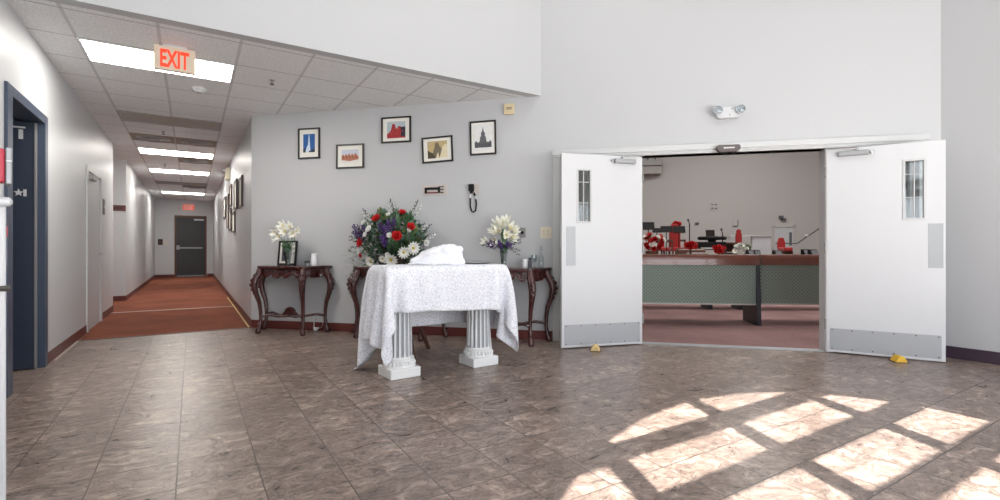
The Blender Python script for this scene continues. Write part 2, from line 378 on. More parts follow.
    w = struct(bpy.data.objects.new('added_glazing', None)); COL.objects.link(w); w.location = (2.7, YF-.06, 0)  # glazing added below the arch to let low daylight reach hall and ceiling
    b = MB()
    for i in range(9): x = -3.7+7.4*i/8; b.box(x-.03, x+.03, -.03, .03, 0, 2.2)
    b.box(-3.7, 3.7, -.03, .03, 0, .12); b.box(-3.7, 3.7, -.03, .03, 2.12, 2.2); struct(b.build('window_frame', M['frame_white'], w))
    b = MB(); b.face([(-3.7, 0, .05), (3.7, 0, .05), (3.7, 0, 2.15), (-3.7, 0, 2.15)]); struct(b.build('window_pane', M['pane'], w))
    # sanctuary shell
    b = MB(); b.box(-.5, 16.1, 15.8, 15.95, 0, 6.6); struct(b.build('wall_sanctuary_far', M['sanct'], loc=WO, rz=RW))
    b = MB(); b.box(.9, 1.0, .15, 15.8, 0, 6.6); struct(b.build('wall_sanctuary_left', M['sanct'], loc=WO, rz=RW))
    b = MB(); b.box(16, 16.15, .1, 15.8, 0, 6.6); struct(b.build('wall_sanctuary_right', M['sanct'], loc=WO, rz=RW))
    b = MB(); b.box(.9, 16.15, 0.02, .15, 5.3, 6.6); b.box(sE, 16.15, .02, .15, 0, 5.3); struct(b.build('wall_sanctuary_near', M['sanct'], loc=WO, rz=RW))
    b = MB(); b.box(.9, 16.15, 0.02, 15.95, 6.6, 6.7); struct(b.build('ceiling_sanctuary', M['wall'], loc=WO, rz=RW))
    # baseboards
    h = .105; b = MB(); q = XL+.008
    b.box(XL, q, YF, 4.98, 0, h); b.box(XL, q, 6.18, 8.26, 0, h); b.box(XL, q, 9.52, 10.85, 0, h); b.box(XL, q, 12.842, YEND, 0, h); b.box(-4, q, 12.842, 12.85, 0, h)
    struct(b.build('baseboard_left', M['base']))
    b = MB(); b.box(XR-.008, XR, YC, YEND, 0, h); struct(b.build('baseboard_right', M['base']))
    b = MB(); b.box(XL, -.56, YEND-.008, YEND, 0, h); b.box(.5, XR, YEND-.008, YEND, 0, h); struct(b.build('baseboard_end', M['base']))
    b = MB(); b.box(-.004, 4.175, -.008, 0, 0, h+.005); b.box(8.0, 8.12, -.008, 0, 0, .12, 1); struct(b.build('baseboard_back', [M['base'], M['base_dark']], loc=WO, rz=RW))
    b = MB(); b.box(XRR-.008, XRR, YF, 8.3-XRR, 0, .12); struct(b.build('baseboard_far_right', M['base_dark']))
    # carpet strips
    b = MB(); b.box(XL, XR, 10.50, 10.54, 0, .008); struct(b.build('trim_1', M['taupe']))
    b = MB(); b.box(XR-.045, XR-.028, YC, 12.5, 0, .008); struct(b.build('trim_2', M['beige']))
    b = MB(); b.box(XL+.02, XL+.032, 6.4, 8.3, 0, .004); struct(b.build('trim_3', M['taupe']))
    b = MB(); b.box(XL, XR, YC-.015, YC+.02, 0, .007); struct(b.build('trim_4', M['brass']))
room()

# ------------------------------------------------------------------ wide entrance frame with sidelights
def entrance():
    r = struct(bpy.data.objects.new('door_frame_entrance', None)); COL.objects.link(r); r.location = WO; r.rotation_euler.z = RW
    b = MB()
    b.box(4.175, 4.26, -.035, .16, 0, 2.262); b.box(7.915, 8.0, -.035, .16, 0, 2.262)
    b.box(4.26, 7.915, -.035, .16, 2.16, 2.262)
    b.box(5.11, 5.19, -.01, .15, 0, 2.16); b.box(7.07, 7.15, -.01, .15, 0, 2.16)
    struct(b.build('frame', M['frame_white'], r, bevel=.004))
    b = MB(); b.box(4.175, 8.0, -.05, -.035, 2.20, 2.262); b.box(4.2, 7.97, -.045, -.03, 2.175, 2.188); struct(b.build('head_trim', M['frame_white'], r, bevel=.003))
    for x0, x1 in ((4.26, 5.11), (7.15, 7.915)):
        b = MB(); b.box(x0, x1, .02, .1, 0, .115); struct(b.build('base_panel', M['base'], r))
        b = MB(); b.box(x0, x1, .0, .12, .115, .20); b.box(x0, x0+.05, .03, .1, .2, 2.16); b.box(x1-.05, x1, .03, .1, .2, 2.16); b.box(x0, x1, .03, .1, 2.08, 2.16); b.box(x0, x1, .04, .09, 1.02, 1.08)
        struct(b.build('sidelight_frame', M['frame_white'], r, bevel=.003))
        b = MB(); b.box(x0+.05, x1-.05, .06, .066, .2, 2.08); struct(b.build('sidelight_pane', M['glass'], r))
    b = MB(); b.box(5.19, 7.07, .0, .1, 0, .008); struct(b.build('threshold', M['steel'], r))
entrance()

def leaf(idx, label, hinge_s, ang, L, side):
    """side +1: hinge on the left, free edge to the right"""
    r = bpy.data.objects.new('door_%d' % idx, None); COL.objects.link(r); r.location = W(hinge_s, .03, 0)
    r.rotation_euler.z = Rd(-45-ang) if side > 0 else Rd(135+ang)
    struct(r); tag(r, label, 'door')
    f = -1 if side > 0 else 1               # local y of the face seen from the lobby
    T = .044
    def bx(b, x0, x1, o0, o1, z0, z1, mi=0): b.box(x0, x1, min(f*o0, f*o1), max(f*o0, f*o1), z0, z1, mi); return b
    b = MB()                                # slab around the vision light
    oc = [(0, .012), (L, .012), (L, 2.14), (0, 2.14)]; ic = [(.64, 1.39), (.80, 1.39), (.80, 1.97), (.64, 1.97)]
    vs = [(x, y, z) for y in (0, -f*T) for q in (oc, ic) for x, z in q]; fs = []
    for i in range(4):
        j = (i+1) % 4
        fs += [(i, j, 4+j, 4+i), (8+i, 12+i, 12+j, 8+j), (i, 8+i, 8+j, j), (4+i, 4+j, 12+j, 12+i)]
    b.add(vs, fs)
    struct(b.build('panel', M['white'], r))
    b = MB()
    for x0, x1, z0, z1 in ((.63, .65, 1.38, 1.98), (.79, .81, 1.38, 1.98), (.65, .79, 1.38, 1.40), (.65, .79, 1.96, 1.98)): bx(b, x0, x1, -T-.006, .006, z0, z1)
    w = struct(b.build('vision_light_frame', M['frame_white'], r, bevel=.002))
    b = MB(); bx(b, .65, .79, -.024, -.02, 1.40, 1.96); struct(b.build('pane', M['glass'], w))
    b = MB(); bx(b, .717, .725, -.03, -.012, 1.40, 1.96); bx(b, .65, .79, -.03, -.012, 1.60, 1.606); bx(b, .65, .79, -.03, -.012, 1.83, 1.836); struct(b.build('muntin', M['frame_white'], w))
    b = MB(); bx(b, .825, .935, 0, .003, .91, 1.34); struct(b.build('push_plate', M['steel'], r))
    b = MB(); bx(b, .03, L-.03, 0, .003, .035, .26); k = struct(b.build('kick_plate', M['kick'], r))
    sm = MB().ball((0, 0, 0), .006, 6).mesh('screw', M['black'])
    for i in range(6):
        for z in (.05, .245):
            q = struct(bpy.data.objects.new('screw', sm)); COL.objects.link(q); q.parent = k; q.location = (.05+(L-.1)*i/5, f*.004, z)
    b = MB(); bx(b, .10, .36, 0, .045, 2.055, 2.105); c = struct(b.build('closer', M['steel'], r, bevel=.008))
    b = MB(); b.tube([(.26, f*.03, 2.105), (.26, f*.03, 2.13)], .014, 10); b.tube([(.26, f*.03, 2.125), (.10, f*.09, 2.128), (.0, f*.03, 2.15)], .008, 6)
    b.ball((.38, f*.02, 2.08), .02, 8); struct(b.build('closer_arm', M['chrome'], c, smooth=True))
    for z in (.3, 1.1, 1.9):
        b = MB(); b.tube([(-.008, f*.004, z-.055), (-.008, f*.004, z+.055)], .009, 8); struct(b.build('hinge', M['plate'], r, smooth=True))
    return r
leaf(1, 'left white entrance door leaf held open beside the consoles, tan wedge at its foot', 5.20, 28, .985, -1)
leaf(2, 'right white entrance door leaf held open by a yellow wedge', 7.075, 18.5, .952, 1)

def wedge(label, m, px, py):
    h = py-YH; p = at(px, py, HC*FPX/h); p.z = 0
    o = thing('door_wedge', label, 'door stop', p, RW)
    b = MB(); b.prism([(-.05, 0), (.05, 0), (.05, .008), (.028, .05), (.012, .062), (-.012, .062), (-.028, .05), (-.05, .008)], -.05, .06, 'y'); b.build('body', m, o, bevel=.006)
    b = MB(); b.box(-.06, .06, -.055, .065, 0, .006); b.build('sole', M['walnut'], o)
wedge('tan wedge under the left white door leaf', M['beige'], 595.5, 350.6)
wedge('yellow wedge under the right white door leaf', M['yellow'], 899, 361.8)

# ------------------------------------------------------------------ wall fittings on the angled wall
def on_wall(name, label, cat, s, z, group=None): return thing(name, label, cat, W(s, 0, z), RW, group)

def rbox(b, w, h, d, mi=0, r=.3, n=6):
    """rounded plate, centred, standing out to -y"""
    k = r*min(w, h); pts = []
    for cx, cz, a in ((w/2-k, h/2-k, 0), (-w/2+k, h/2-k, 90), (-w/2+k, -h/2+k, 180), (w/2-k, -h/2+k, 270)):
        pts += [(cx+k*cos(Rd(a+90*i/n)), cz+k*sin(Rd(a+90*i/n))) for i in range(n+1)]
    b.prism(pts, -d, 0, 'y', mi); return b

def picture(label, s0, s1, z0, z1, art, tilt=0):
    w, h = s1-s0, z1-z0
    o = on_wall('framed_picture', label, 'picture', (s0+s1)/2, (z0+z1)/2, 'framed building pictures on the angled wall')
    o.rotation_euler = (Rd(0), 0, RW)
    root = o
    t = .02
    def rot(ob): ob.rotation_euler.y = Rd(tilt); return ob
    b = MB()
    for a in ((-w/2, w/2, h/2-t, h/2), (-w/2, w/2, -h/2, -h/2+t), (-w/2, -w/2+t, -h/2+t, h/2-t), (w/2-t, w/2, -h/2+t, h/2-t)): b.box(a[0], a[1], -.028, -.002, a[2], a[3])
    rot(b.build('frame', M['frame_blk'], root, bevel=.003))
    b = MB(); b.box(-w/2+t, w/2-t, -.014, -.006, -h/2+t, h/2-t); rot(b.build('mat_board', M['paper'], root))
    mats, b = art(w, h); rot(b.build('print', mats, root, fix=True))

def flat(b, pts, mi, y): b.prism(pts, y-.0006, y, 'y', mi)
C_ = lambda n, c: mat('print_'+n, c, .6, var=.15, vscale=30)
def art_tower(w, h):
    b = MB(); m = [C_('sky_blue', (40, 92, 158)), C_('tower', (206, 222, 236)), C_('tree', (30, 46, 66))]
    x, z = w*.27, h*.29
    flat(b, [(-x, -z), (x, -z), (x, z*1.05), (-x, z*1.05)], 0, -.0142)
    flat(b, [(-.022, -z), (.022, -z), (.010, z*.4), (.004, z*.95), (-.004, z*.95), (-.010, z*.4)], 1, -.0150)
    flat(b, [(-x, -z), (x, -z), (x, -z*.45), (x*.6, -z*.75), (x*.2, -z*.85), (-x*.3, -z*.8), (-x*.7, -z*.5), (-x, -z*.6)], 2, -.0156)
    flat(b, [(-.05, -z), (.0, -z), (.0, -z*.4), (-.02, -z*.2), (-.05, -z*.75)], 1, -.0162)
    return m, b
def skyline(pts, x, z): return [(-x, -z)]+[(p*x, q*z) for p, q in pts]+[(x, -z)]
def art_row(w, h):
    b = MB(); m = [C_('pale_sky', (196, 204, 216)), C_('brick', (176, 112, 86)), C_('snow', (226, 222, 218)), C_('dark', (60, 48, 46))]
    x, z = w*.31, h*.27
    flat(b, [(-x, -z), (x, -z), (x, z), (-x, z)], 0, -.0142)
    flat(b, skyline([(-1, .1), (-.8, .3), (-.62, .05), (-.5, .45), (-.3, .1), (-.15, .5), (.05, .1), (.25, .45), (.4, .1), (.6, .5), (.8, .2), (1, -.1)], x, z), 1, -.015)
    flat(b, [(-x, -z), (x, -z), (x, -z*.5), (0, -z*.75), (-x, -z*.55)], 2, -.0156)
    for i in range(5): flat(b, [(-x*.8+i*.045, -z*.3), (-x*.8+i*.045+.012, -z*.3), (-x*.8+i*.045+.012, 0), (-x*.8+i*.045, 0)], 3, -.0158)
    return m, b
def art_red(w, h):
    b = MB(); m = [C_('grey_sky', (178, 190, 196)), C_('red_brick', (160, 40, 44)), C_('navy_wall', (44, 36, 52)), C_('bright', (198, 62, 62))]
    x, z = w*.31, h*.32
    flat(b, [(-x, -z), (x, -z), (x, z), (-x, z)], 0, -.0142)
    flat(b, skyline([(-1, -.5), (-.8, -.35), (-.6, -.1), (-.5, .3), (-.42, .7), (-.15, .7), (-.05, .2), (.1, .1), (.2, .4), (.5, .4), (.6, .1), (1, .1)], x, z), 1, -.015)
    flat(b, [(x*.5, -z*.8), (x, -z*.8), (x, z*.35), (x*.5, z*.3)], 2, -.0156)
    for i in range(8): flat(b, [(-x*.6+i*.022, -z*.6+(i % 3)*.03), (-x*.6+i*.022+.01, -z*.6+(i % 3)*.03), (-x*.6+i*.022+.01, -z*.35+(i % 3)*.03), (-x*.6+i*.022, -z*.35+(i % 3)*.03)], 3, -.0158)
    return m, b
def art_sepia(w, h):
    b = MB(); m = [C_('sepia', (188, 168, 122)), C_('stone', (116, 104, 86)), C_('dark_tree', (74, 66, 48)), C_('pale', (222, 212, 178))]
    x, z = w*.32, h*.33
    flat(b, [(-x, -z), (x, -z), (x, z), (-x, z)], 0, -.0142)
    flat(b, skyline([(-.5, -.4), (-.3, .2), (-.2, .85), (-.05, .75), (.1, .9), (.2, .4), (.45, .1), (.7, -.1)], x, z), 1, -.015)
    flat(b, [(-x, -z), (-x*.1, -z), (-x*.5, -z*.4), (-x*.8, -z*.2), (-x, 0)], 2, -.0156)
    flat(b, [(x*.2, -z), (x, -z), (x, z*.5), (x*.75, z*.6), (x*.5, z*.2)], 3, -.0154)
    flat(b, [(-x*.2, -z), (x*.2, -z), (x*.05, -z*.3)], 3, -.0158)
    return m, b
def art_pencil(w, h):
    b = MB(); m = [C_('pencil_paper', (226, 226, 224)), M['ink'], C_('pencil_dark', (58, 60, 64))]
    x, z = w*.38, h*.38
    flat(b, [(-x, -z), (x, -z), (x, z), (-x, z)], 0, -.0142)
    flat(b, skyline([(-.85, -.75), (-.85, -.35), (-.7, -.2), (-.55, -.35), (-.35, -.3), (-.28, .1), (-.2, .12), (-.2, .4), (-.1, .45), (0, .85), (.1, .45), (.2, .4), (.2, .12), (.28, .1), (.35, -.3), (.55, -.35), (.7, -.2), (.85, -.35), (.85, -.75)], x, z)[1:-1], 1, -.015)
    for i in range(9):
        q = -x*.75+i*x*.18; flat(b, [(q, -z*.7), (q+.008, -z*.7), (q+.008, -z*.42), (q, -z*.42)], 2, -.0156)
    return m, b
picture('leftmost framed picture, white tower against a deep blue sky', .737, 1.063, 2.30, 2.711, art_tower)
picture('framed picture of a row of tan brick gables, second from left', 1.308, 1.707, 2.149, 2.468, art_row)
picture('framed picture of red brick buildings, highest of the five', 1.956, 2.365, 2.455, 2.788, art_red)
picture('slightly tilted framed sepia picture of a stone building', 2.516, 2.924, 2.18, 2.505, art_sepia, -2.5)
picture('rightmost framed picture, grey pencil drawing of a steepled building', 3.147, 3.481, 2.25, 2.67, art_pencil, -1)

def wall_bits():
    o = on_wall('thermostat_box', 'small tan square box high on the wall near the ceiling edge', 'wall box', 3.644, 2.79)
    b = MB(); rbox(b, .125, .13, .035, r=.08); b.build('cover', M['tan'], o, bevel=.004)
    for z in (-.005, .012): MB().box(-.035, .035, -.038, -.034, z, z+.007).build('slot', M['walnut'], o)
    o = on_wall('wall_bracket_plate', 'pale horizontal wall plate holding dark wires above the flowers', 'wall plate', 2.68, 1.836)
    b = MB(); b.box(-.165, .165, -.012, 0, -.066, .066); b.build('plate', M['taupe'], o, bevel=.003)
    b = MB(); b.box(-.125, .07, -.03, -.012, .0, .03); b.box(-.125, -.1, -.028, -.012, -.045, .03); b.build('dark_bar', M['black'], o)
    b = MB(); b.box(-.12, .05, -.02, -.012, -.045, -.028); b.build('red_bar', mat('maroon_strip', (110, 44, 52), .5), o)
    b = MB()
    for dz in (-.035, 0, .035): b.tube([(.05, -.02, dz*.4), (.09, -.035, dz), (.125, -.022, dz*1.1)], .006, 6)
    b.box(.055, .075, -.026, -.012, -.04, .04); b.build('clip', M['black'], o)
    o = on_wall('socket_plate', 'taupe socket plate behind the black plug-in adapter', 'socket plate', 3.215, 1.835)
    b = MB(); rbox(b, .10, .135, .008, r=.06); b.build('plate', M['taupe'], o)
    for z in (.04, -.04): MB().ball((.03, -.009, z), .005, 6).build('screw', M['steel'], o)
    o = on_wall('plug_adapter', 'black plug-in adapter with a looped black cord', 'adapter', 3.172, 1.845)
    b = MB(); b.box(-.035, .03, -.06, -.009, -.04, .045); b.box(-.02, .015, -.05, -.012, -.06, -.04); b.build('body', M['black'], o, bevel=.006)
    b = MB(); pts = [(-.01, -.03, -.06), (-.015, -.035, -.12), (-.016, -.035, -.22), (.0, -.035, -.285), (.026, -.033, -.30), (.052, -.03, -.28), (.062, -.028, -.2), (.05, -.025, -.11), (.03, -.02, -.06)]
    b.tube(pts, .010, 8); b.build('cord', M['black'], o, smooth=True)
    MB().tube([(-.012, -.033, -.075), (-.015, -.036, -.125)], .012, 8).build('white_sleeve', M['white'], o); MB().tube([(.056, -.027, -.14), (.05, -.026, -.10)], .012, 8).build('white_sleeve', M['white'], o)
    o = on_wall('steel_wall_plate', 'grey steel plate with a dark round socket beside the lilies', 'wall plate', 3.803, 1.289)
    b = MB(); rbox(b, .082, .122, .007, r=.1); b.build('plate', M['plate'], o)
    b = MB(); b.lathe([(.02, 0), (.02, .012)], 14, mtx=Matrix.Rotation(Rd(90), 4, 'X')); b.build('socket', M['black'], o)
    o = on_wall('cream_wall_plate', 'cream double outlet plate next to the door frame', 'wall plate', 4.092, 1.286)
    b = MB(); rbox(b, .135, .138, .007, r=.08); b.build('plate', M['cream'], o)
    for x in (-.025, .025):
        for z in (-.015, .02): MB().box(x-.004, x+.004, -.009, -.006, z-.006, z+.006).build('slot', M['walnut'], o)
    o = on_wall('emergency_light', 'white twin-lamp emergency light above the doorway', 'emergency light', 6.11, 2.59)
    b = MB(); rbox(b, .26, .125, .07, r=.4); b.build('housing', M['white'], o, bevel=.01)
    for x in (-.115, .115):
        b = MB(); mt = Matrix.Translation((x, -.075, .02)) @ Matrix.Rotation(Rd(90), 4, 'X')
        b.lathe([(.012, -.045), (.03, -.03), (.045, .0), (.05, .03)], 16, mtx=mt)
        h = b.build('lamp_head', M['chrome'], o, smooth=True)
        b = MB(); b.lathe([(.046, .0), (.03, .012), (.005, .016)], 16, mtx=mt @ Matrix.Translation((0, 0, .03))); b.build('lens', M['glass'], h, smooth=True)
    for x, z in ((.03, .035), (.01, -.03)): MB().ball((x, -.071, z), .006, 6).build('indicator', M['black'], o)
    o = thing('motion_sensor', 'dark motion sensor on the door header', 'sensor', W(6.10, .05, 2.19), RW)
    b = MB(); pts = [(-.12, -.012), (-.09, -.04), (.09, -.04), (.12, -.012), (.12, .025), (.1, .036), (-.1, .036), (-.12, .025)]
    b.prism(pts, -.06, 0, 'y'); b.build('housing', mat('sensor_brown', (92, 80, 80), .4), o, bevel=.005)
    b = MB(); b.box(-.05, .06, -.063, -.058, -.004, .01); b.build('light_strip', M['white'], o)
    for x in (-.07, .03): MB().box(x, x+.05, -.05, -.01, -.055, -.038).build('lens', M['black'], o)
wall_bits()

# ------------------------------------------------------------------ hall: doors, signs, lights
def text_mesh(txt, size, m, parent, name, loc, rz=0, extr=.002, wide=1.0, bold=.0, fit=None):
    cu = bpy.data.curves.new(name, 'FONT'); cu.body = txt; cu.size = size; cu.extrude = extr; cu.offset = bold; cu.align_x = 'CENTER'; cu.align_y = 'CENTER'
    tmp = bpy.data.objects.new('t', cu); COL.objects.link(tmp)
    dg = bpy.context.evaluated_depsgraph_get(); me = bpy.data.meshes.new_from_object(tmp.evaluated_get(dg))
    bpy.data.objects.remove(tmp); me.materials.clear(); me.materials.append(m)
    me.transform(Matrix.Rotation(Rd(90), 4, 'X') @ Matrix.Diagonal((wide, 1, 1, 1)))
    if fit:
        xs = [v.co.x for v in me.vertices]; zs = [v.co.z for v in me.vertices]
        me.transform(Matrix.Diagonal((fit[0]/(max(xs)-min(xs)), 1, fit[1]/(max(zs)-min(zs)), 1)) @ Matrix.Translation((-(max(xs)+min(xs))/2, 0, -(max(zs)+min(zs))/2)))
    o = bpy.data.objects.new(name, me); COL.objects.link(o); o.parent = parent; o.location = loc; o.rotation_euler.z = rz; return o

def hall():
    # blue framed doorway, door standing open at the far jamb
    r = struct(bpy.data.objects.new('door_3', None)); COL.objects.link(r); r.location = (XL, 4.98, 0); r.rotation_euler.z = RL
    tag(r, 'navy blue framed doorway with its navy door swung open, far left', 'door')
    b = MB(); b.box(0, .127, -.02, .16, 0, 2.33); b.box(1.10, 1.20, -.02, .16, 0, 2.33); b.box(.127, 1.10, -.02, .16, 2.25, 2.33)
    b.box(.127, .14, .05, .09, 0, 2.25)
    struct(b.build('frame', M['navy'], r, bevel=.004))
    b = MB(); b.box(1.045, 1.09, .05, 1.0, .012, 2.24); d = struct(b.build('open_panel', M['navy_dark'], r, bevel=.002))
    b = MB(); b.box(1.038, 1.098, .036, .044, .0, 2.24); struct(b.build('hinge_strip', M['plate'], r))
    b = MB(); b.box(.99, 1.044, .20, .40, 2.06, 2.11); struct(b.build('closer', M['black'], d, bevel=.005))
    sg = M['white']
    def onface(txt, w, h, dep, z): return struct(text_mesh(txt, .1, sg, d, 'sign_digit', (1.0435, dep, z), Rd(-90), .001, 1, .004, (w, h)))
    onface('1', .03, .085, .135, 2.125)
    b = MB(); b.box(1.042, 1.046, .105, .19, 2.18, 2.195); struct(b.build('sign_bar', sg, d))
    onface('1', .022, .062, .108, 1.60)
    b = MB(); st = [(.15+.036*(1 if i % 2 == 0 else .42)*sin(pi*i/5), 1.60+.036*(1 if i % 2 == 0 else .42)*cos(pi*i/5)) for i in range(10)]
    b.prism(st, 1.042, 1.046, 'x'); struct(b.build('sign_star', sg, d))
    # white hall door
    r = struct(bpy.data.objects.new('door_4', None)); COL.objects.link(r); r.location = (XL, 8.26, 0); r.rotation_euler.z = RL
    tag(r, 'white closed door in the left hall wall', 'door')
    b = MB(); b.box(0, .10, -.018, .15, 0, 2.19); b.box(1.16, 1.26, -.018, .15, 0, 2.19); b.box(.10, 1.16, -.018, .15, 2.12, 2.19); struct(b.build('frame', M['frame_white'], r, bevel=.003))
    b = MB(); b.box(.095, 1.165, .006, .05, .0, 2.125); p = struct(b.build('panel', M['hall'], r, bevel=.002)); struct(MB().box(.09, 1.17, 0, .16, -.1, .005).build('threshold', M['plate'], r))
    b = MB(); b.tube([(1.08, .006, 1.02), (1.08, -.05, 1.02)], .012, 8); b.tube([(1.08, -.05, 1.02), (.97, -.05, 1.02)], .010, 8); b.lathe([(.03, 0), (.03, .008)], 14, mtx=Matrix.Translation((1.08, .006, 1.02)) @ Matrix.Rotation(Rd(90), 4, 'X')); struct(b.build('lever_handle', M['chrome'], p, smooth=True))
    b = MB(); b.box(.2, .5, -.05, .006, 2.02, 2.08); b.tube([(.45, -.03, 2.08), (.8, -.06, 2.10), (1.0, -.02, 2.12)], .008, 6); struct(b.build('closer', M['plate'], p, bevel=.004))
    b = MB(); b.box(.11, .12, -.012, .004, 1.68, 1.9); b.box(.11, .12, -.012, .004, .95, 1.15); b.box(.11, .12, -.012, .004, .2, .4); struct(b.build('hinge', M['plate'], p))
    o = thing('room_sign', 'small dark room sign beside the white hall door', 'sign', (XL, 9.74, 1.74), RL)
    b = MB(); b.box(-.1, .1, -.012, 0, -.12, .12); b.build('plate', M['frame_brn'], o, bevel=.003)
    b = MB(); b.box(-.07, .07, -.014, -.011, -.02, .03); b.build('strip', M['plate'], o)
    o = thing('direction_sign', 'dark red horizontal sign on the side corridor corner', 'sign', (-1.42, 12.85, 1.93), 0)
    b = MB(); b.box(-.3, .25, -.02, 0, -.06, .06); b.build('plate', M['base'], o, bevel=.004)
    b = MB(); b.box(.06, .2, -.022, -.019, -.02, .02); b.build('print', M['frame_brn'], o)
    # end door
    r = struct(bpy.data.objects.new('door_5', None)); COL.objects.link(r); r.location = (-.555, YEND, 0)
    tag(r, 'charcoal exit door with push bar at the hall end', 'door')
    b = MB(); b.box(0, .06, -.03, 0, 0, 2.33); b.box(.98, 1.04, -.03, 0, 0, 2.33); b.box(.06, .98, -.03, 0, 2.27, 2.33); struct(b.build('frame', M['brass'], r))
    b = MB(); b.box(.06, .98, -.018, 0, .015, 2.27); p = struct(b.build('panel', M['charcoal'], r))
    b = MB(); b.box(.06, .9, -.09, -.05, 1.07, 1.13); b.box(.06, .16, -.10, -.018, 1.03, 1.2); b.box(.86, .9, -.07, -.018, 1.07, 1.13); struct(b.build('push_bar', M['steel'], p, bevel=.005))
    b = MB(); b.box(.62, .95, -.07, -.018, 2.15, 2.21); struct(b.build('closer', M['white'], p, bevel=.005))
    b = MB(); b.box(.08, .96, -.024, -.018, .02, .06); struct(b.build('door_sweep', M['steel'], p))
    def exitsign(label, loc, w, h, face, big):
        o = thing('exit_sign', label, 'exit sign', loc, 0)
        b = MB(); b.box(-w/2, w/2, -.025, .025, -h, 0); b.build('housing', face, o, bevel=.006)
        t = text_mesh('EXIT', h*.86, M['exit_red'] if big else M['white'], o, 'lettering', (0, -.0265, -h*.52), 0, .0015, 1, .006 if big else .004, (w*.70, h*.74))
        return o
    e = exitsign('beige hanging exit sign with red letters near the bulkhead', (-.13, 5.35, 2.918), .315, .215, M['signbeige'], True)
    b = MB(); b.box(-.09, .09, -.02, .02, 0, .014); b.build('ceiling_mount', M['white'], e)
    exitsign('small glowing red exit sign over the far hall door', (-.105, YEND-.03, 2.75), .36, .2, M['exit_glow'], False)
    def plate(name, label, cat, x0, x1, z0, z1, m, m2):
        o = thing(name, label, cat, ((x0+x1)/2, YEND, (z0+z1)/2), 0)
        b = MB(); rbox(b, x1-x0, z1-z0, .012, r=.08); b.build('plate', m, o)
        b = MB(); b.box(-(x1-x0)*.2, (x1-x0)*.2, -.018, -.011, -(z1-z0)*.15, (z1-z0)*.12); b.build('centre', m2, o)
    plate('wall_sign', 'dark brown square sign left of the hall end door', 'sign', -1.07, -.92, 1.21, 1.43, M['frame_brn'], M['base'])
    plate('light_switch', 'pale switch plate next to the brown sign at the hall end', 'switch', -.86, -.77, 1.22, 1.36, M['cream'], M['white'])
    plate('wall_call_box', 'small grey box high on the end wall near the exit sign', 'wall box', -.44, -.38, 2.53, 2.68, M['taupe'], M['plate'])
    # ceiling fittings
    def light(y, label, lit):
        o = thing('ceiling_light', label, 'ceiling light', (-.238, y, HZ), 0, 'hall ceiling lights' if lit else 'unlit hall ceiling panels')
        b = MB()
        for a in ((-.61, .61, -.305, -.29), (-.61, .61, .29, .305), (-.61, -.59, -.29, .29), (.59, .61, -.29, .29)): b.box(a[0], a[1], a[2], a[3], -.012, -.001)
        b.build('frame', M['white'] if lit else M['plate'], o)
        b = MB(); b.box(-.59, .59, -.29, .29, -.007, -.001); b.build('diffuser', M['lamp'] if lit else M['dull_panel'], o)
        if lit:
            b = MB()
            for yy in (-.1, .1): b.box(-.58, .58, yy-.004, yy+.004, -.009, -.007)
            b.build('lens_rib', M['white'], o)
    light(5.86, 'lit fluorescent ceiling panel behind the beige exit sign, nearest', True)
    light(11.35, 'lit hall ceiling panel just beyond the two brown vents', True)
    light(14.09, 'lit hall ceiling panel, third along the hall', True)
    light(19.5, 'lit hall ceiling panel nearest the end door', True)
    light(8.50, 'unlit grey ceiling panel before the two brown vents', False)
    light(16.6, 'unlit grey ceiling panel far down the hall', False)
    def vent(x, y, label):
        o = thing('ceiling_vent', label, 'vent', (x, y, HZ), 0, 'brown ceiling vents')
        b = MB(); b.box(-.3, .3, -.3, .3, -.008, -.001); b.build('panel', M['brown_vent'], o)
        b = MB(); mt = Matrix.Translation((0, 0, -.008)) @ Matrix.Rotation(pi, 4, 'X')
        b.lathe([(.24, 0), (.22, .02), (.19, .012), (.17, .03), (.13, .018), (.11, .036), (.05, .03)], 24, mtx=mt); b.build('diffuser_ring', M['plate'], o, smooth=True)
    vent(-.543, 10.0, 'left one of the paired brown round ceiling vents'); vent(.067, 10.0, 'right one of the paired brown round ceiling vents')
    vent(.067, 12.15, 'single brown ceiling vent past the second lit panel'); vent(.067, 17.3, 'farthest brown ceiling vent down the hall')
    o = thing('smoke_detector', 'white smoke detector on the ceiling below the exit sign', 'smoke detector', (.07, 6.59, HZ), 0)
    b = MB(); mt = Matrix.Rotation(pi, 4, 'X'); b.lathe([(.075, 0), (.075, .02), (.06, .035), (.05, .05)], 20, mtx=mt); b.build('housing', M['white'], o, smooth=True)
    b = MB(); b.lathe([(.03, .045), (.02, .058)], 14, mtx=mt); b.build('sensor_cap', M['plate'], o)
    def sprinkler(x, y, label):
        o = thing('sprinkler', label, 'sprinkler', (x, y, HZ+.001), 0, 'ceiling sprinklers')
        b = MB(); b.lathe([(.03, 0), (.03, .006), (.012, .008), (.010, .03)], 14, mtx=Matrix.Rotation(pi, 4, 'X')); b.build('body', M['plate'], o)
        b = MB(); b.lathe([(.022, .045), (.022, .048)], 12, mtx=Matrix.Rotation(pi, 4, 'X')); b.tube([(-.012, 0, -.03), (-.012, 0, -.046)], .004, 6); b.tube([(.012, 0, -.03), (.012, 0, -.046)], .004, 6); b.build('deflector', M['black'], o)
    sprinkler(.74, 5.86, 'dark sprinkler in the ceiling right of the exit sign'); sprinkler(-.38, 9.35, 'dark sprinkler above the hall before the brown vents')
    sprinkler(-.5, 13.0, 'dark sprinkler deep in the hall between lit panels')
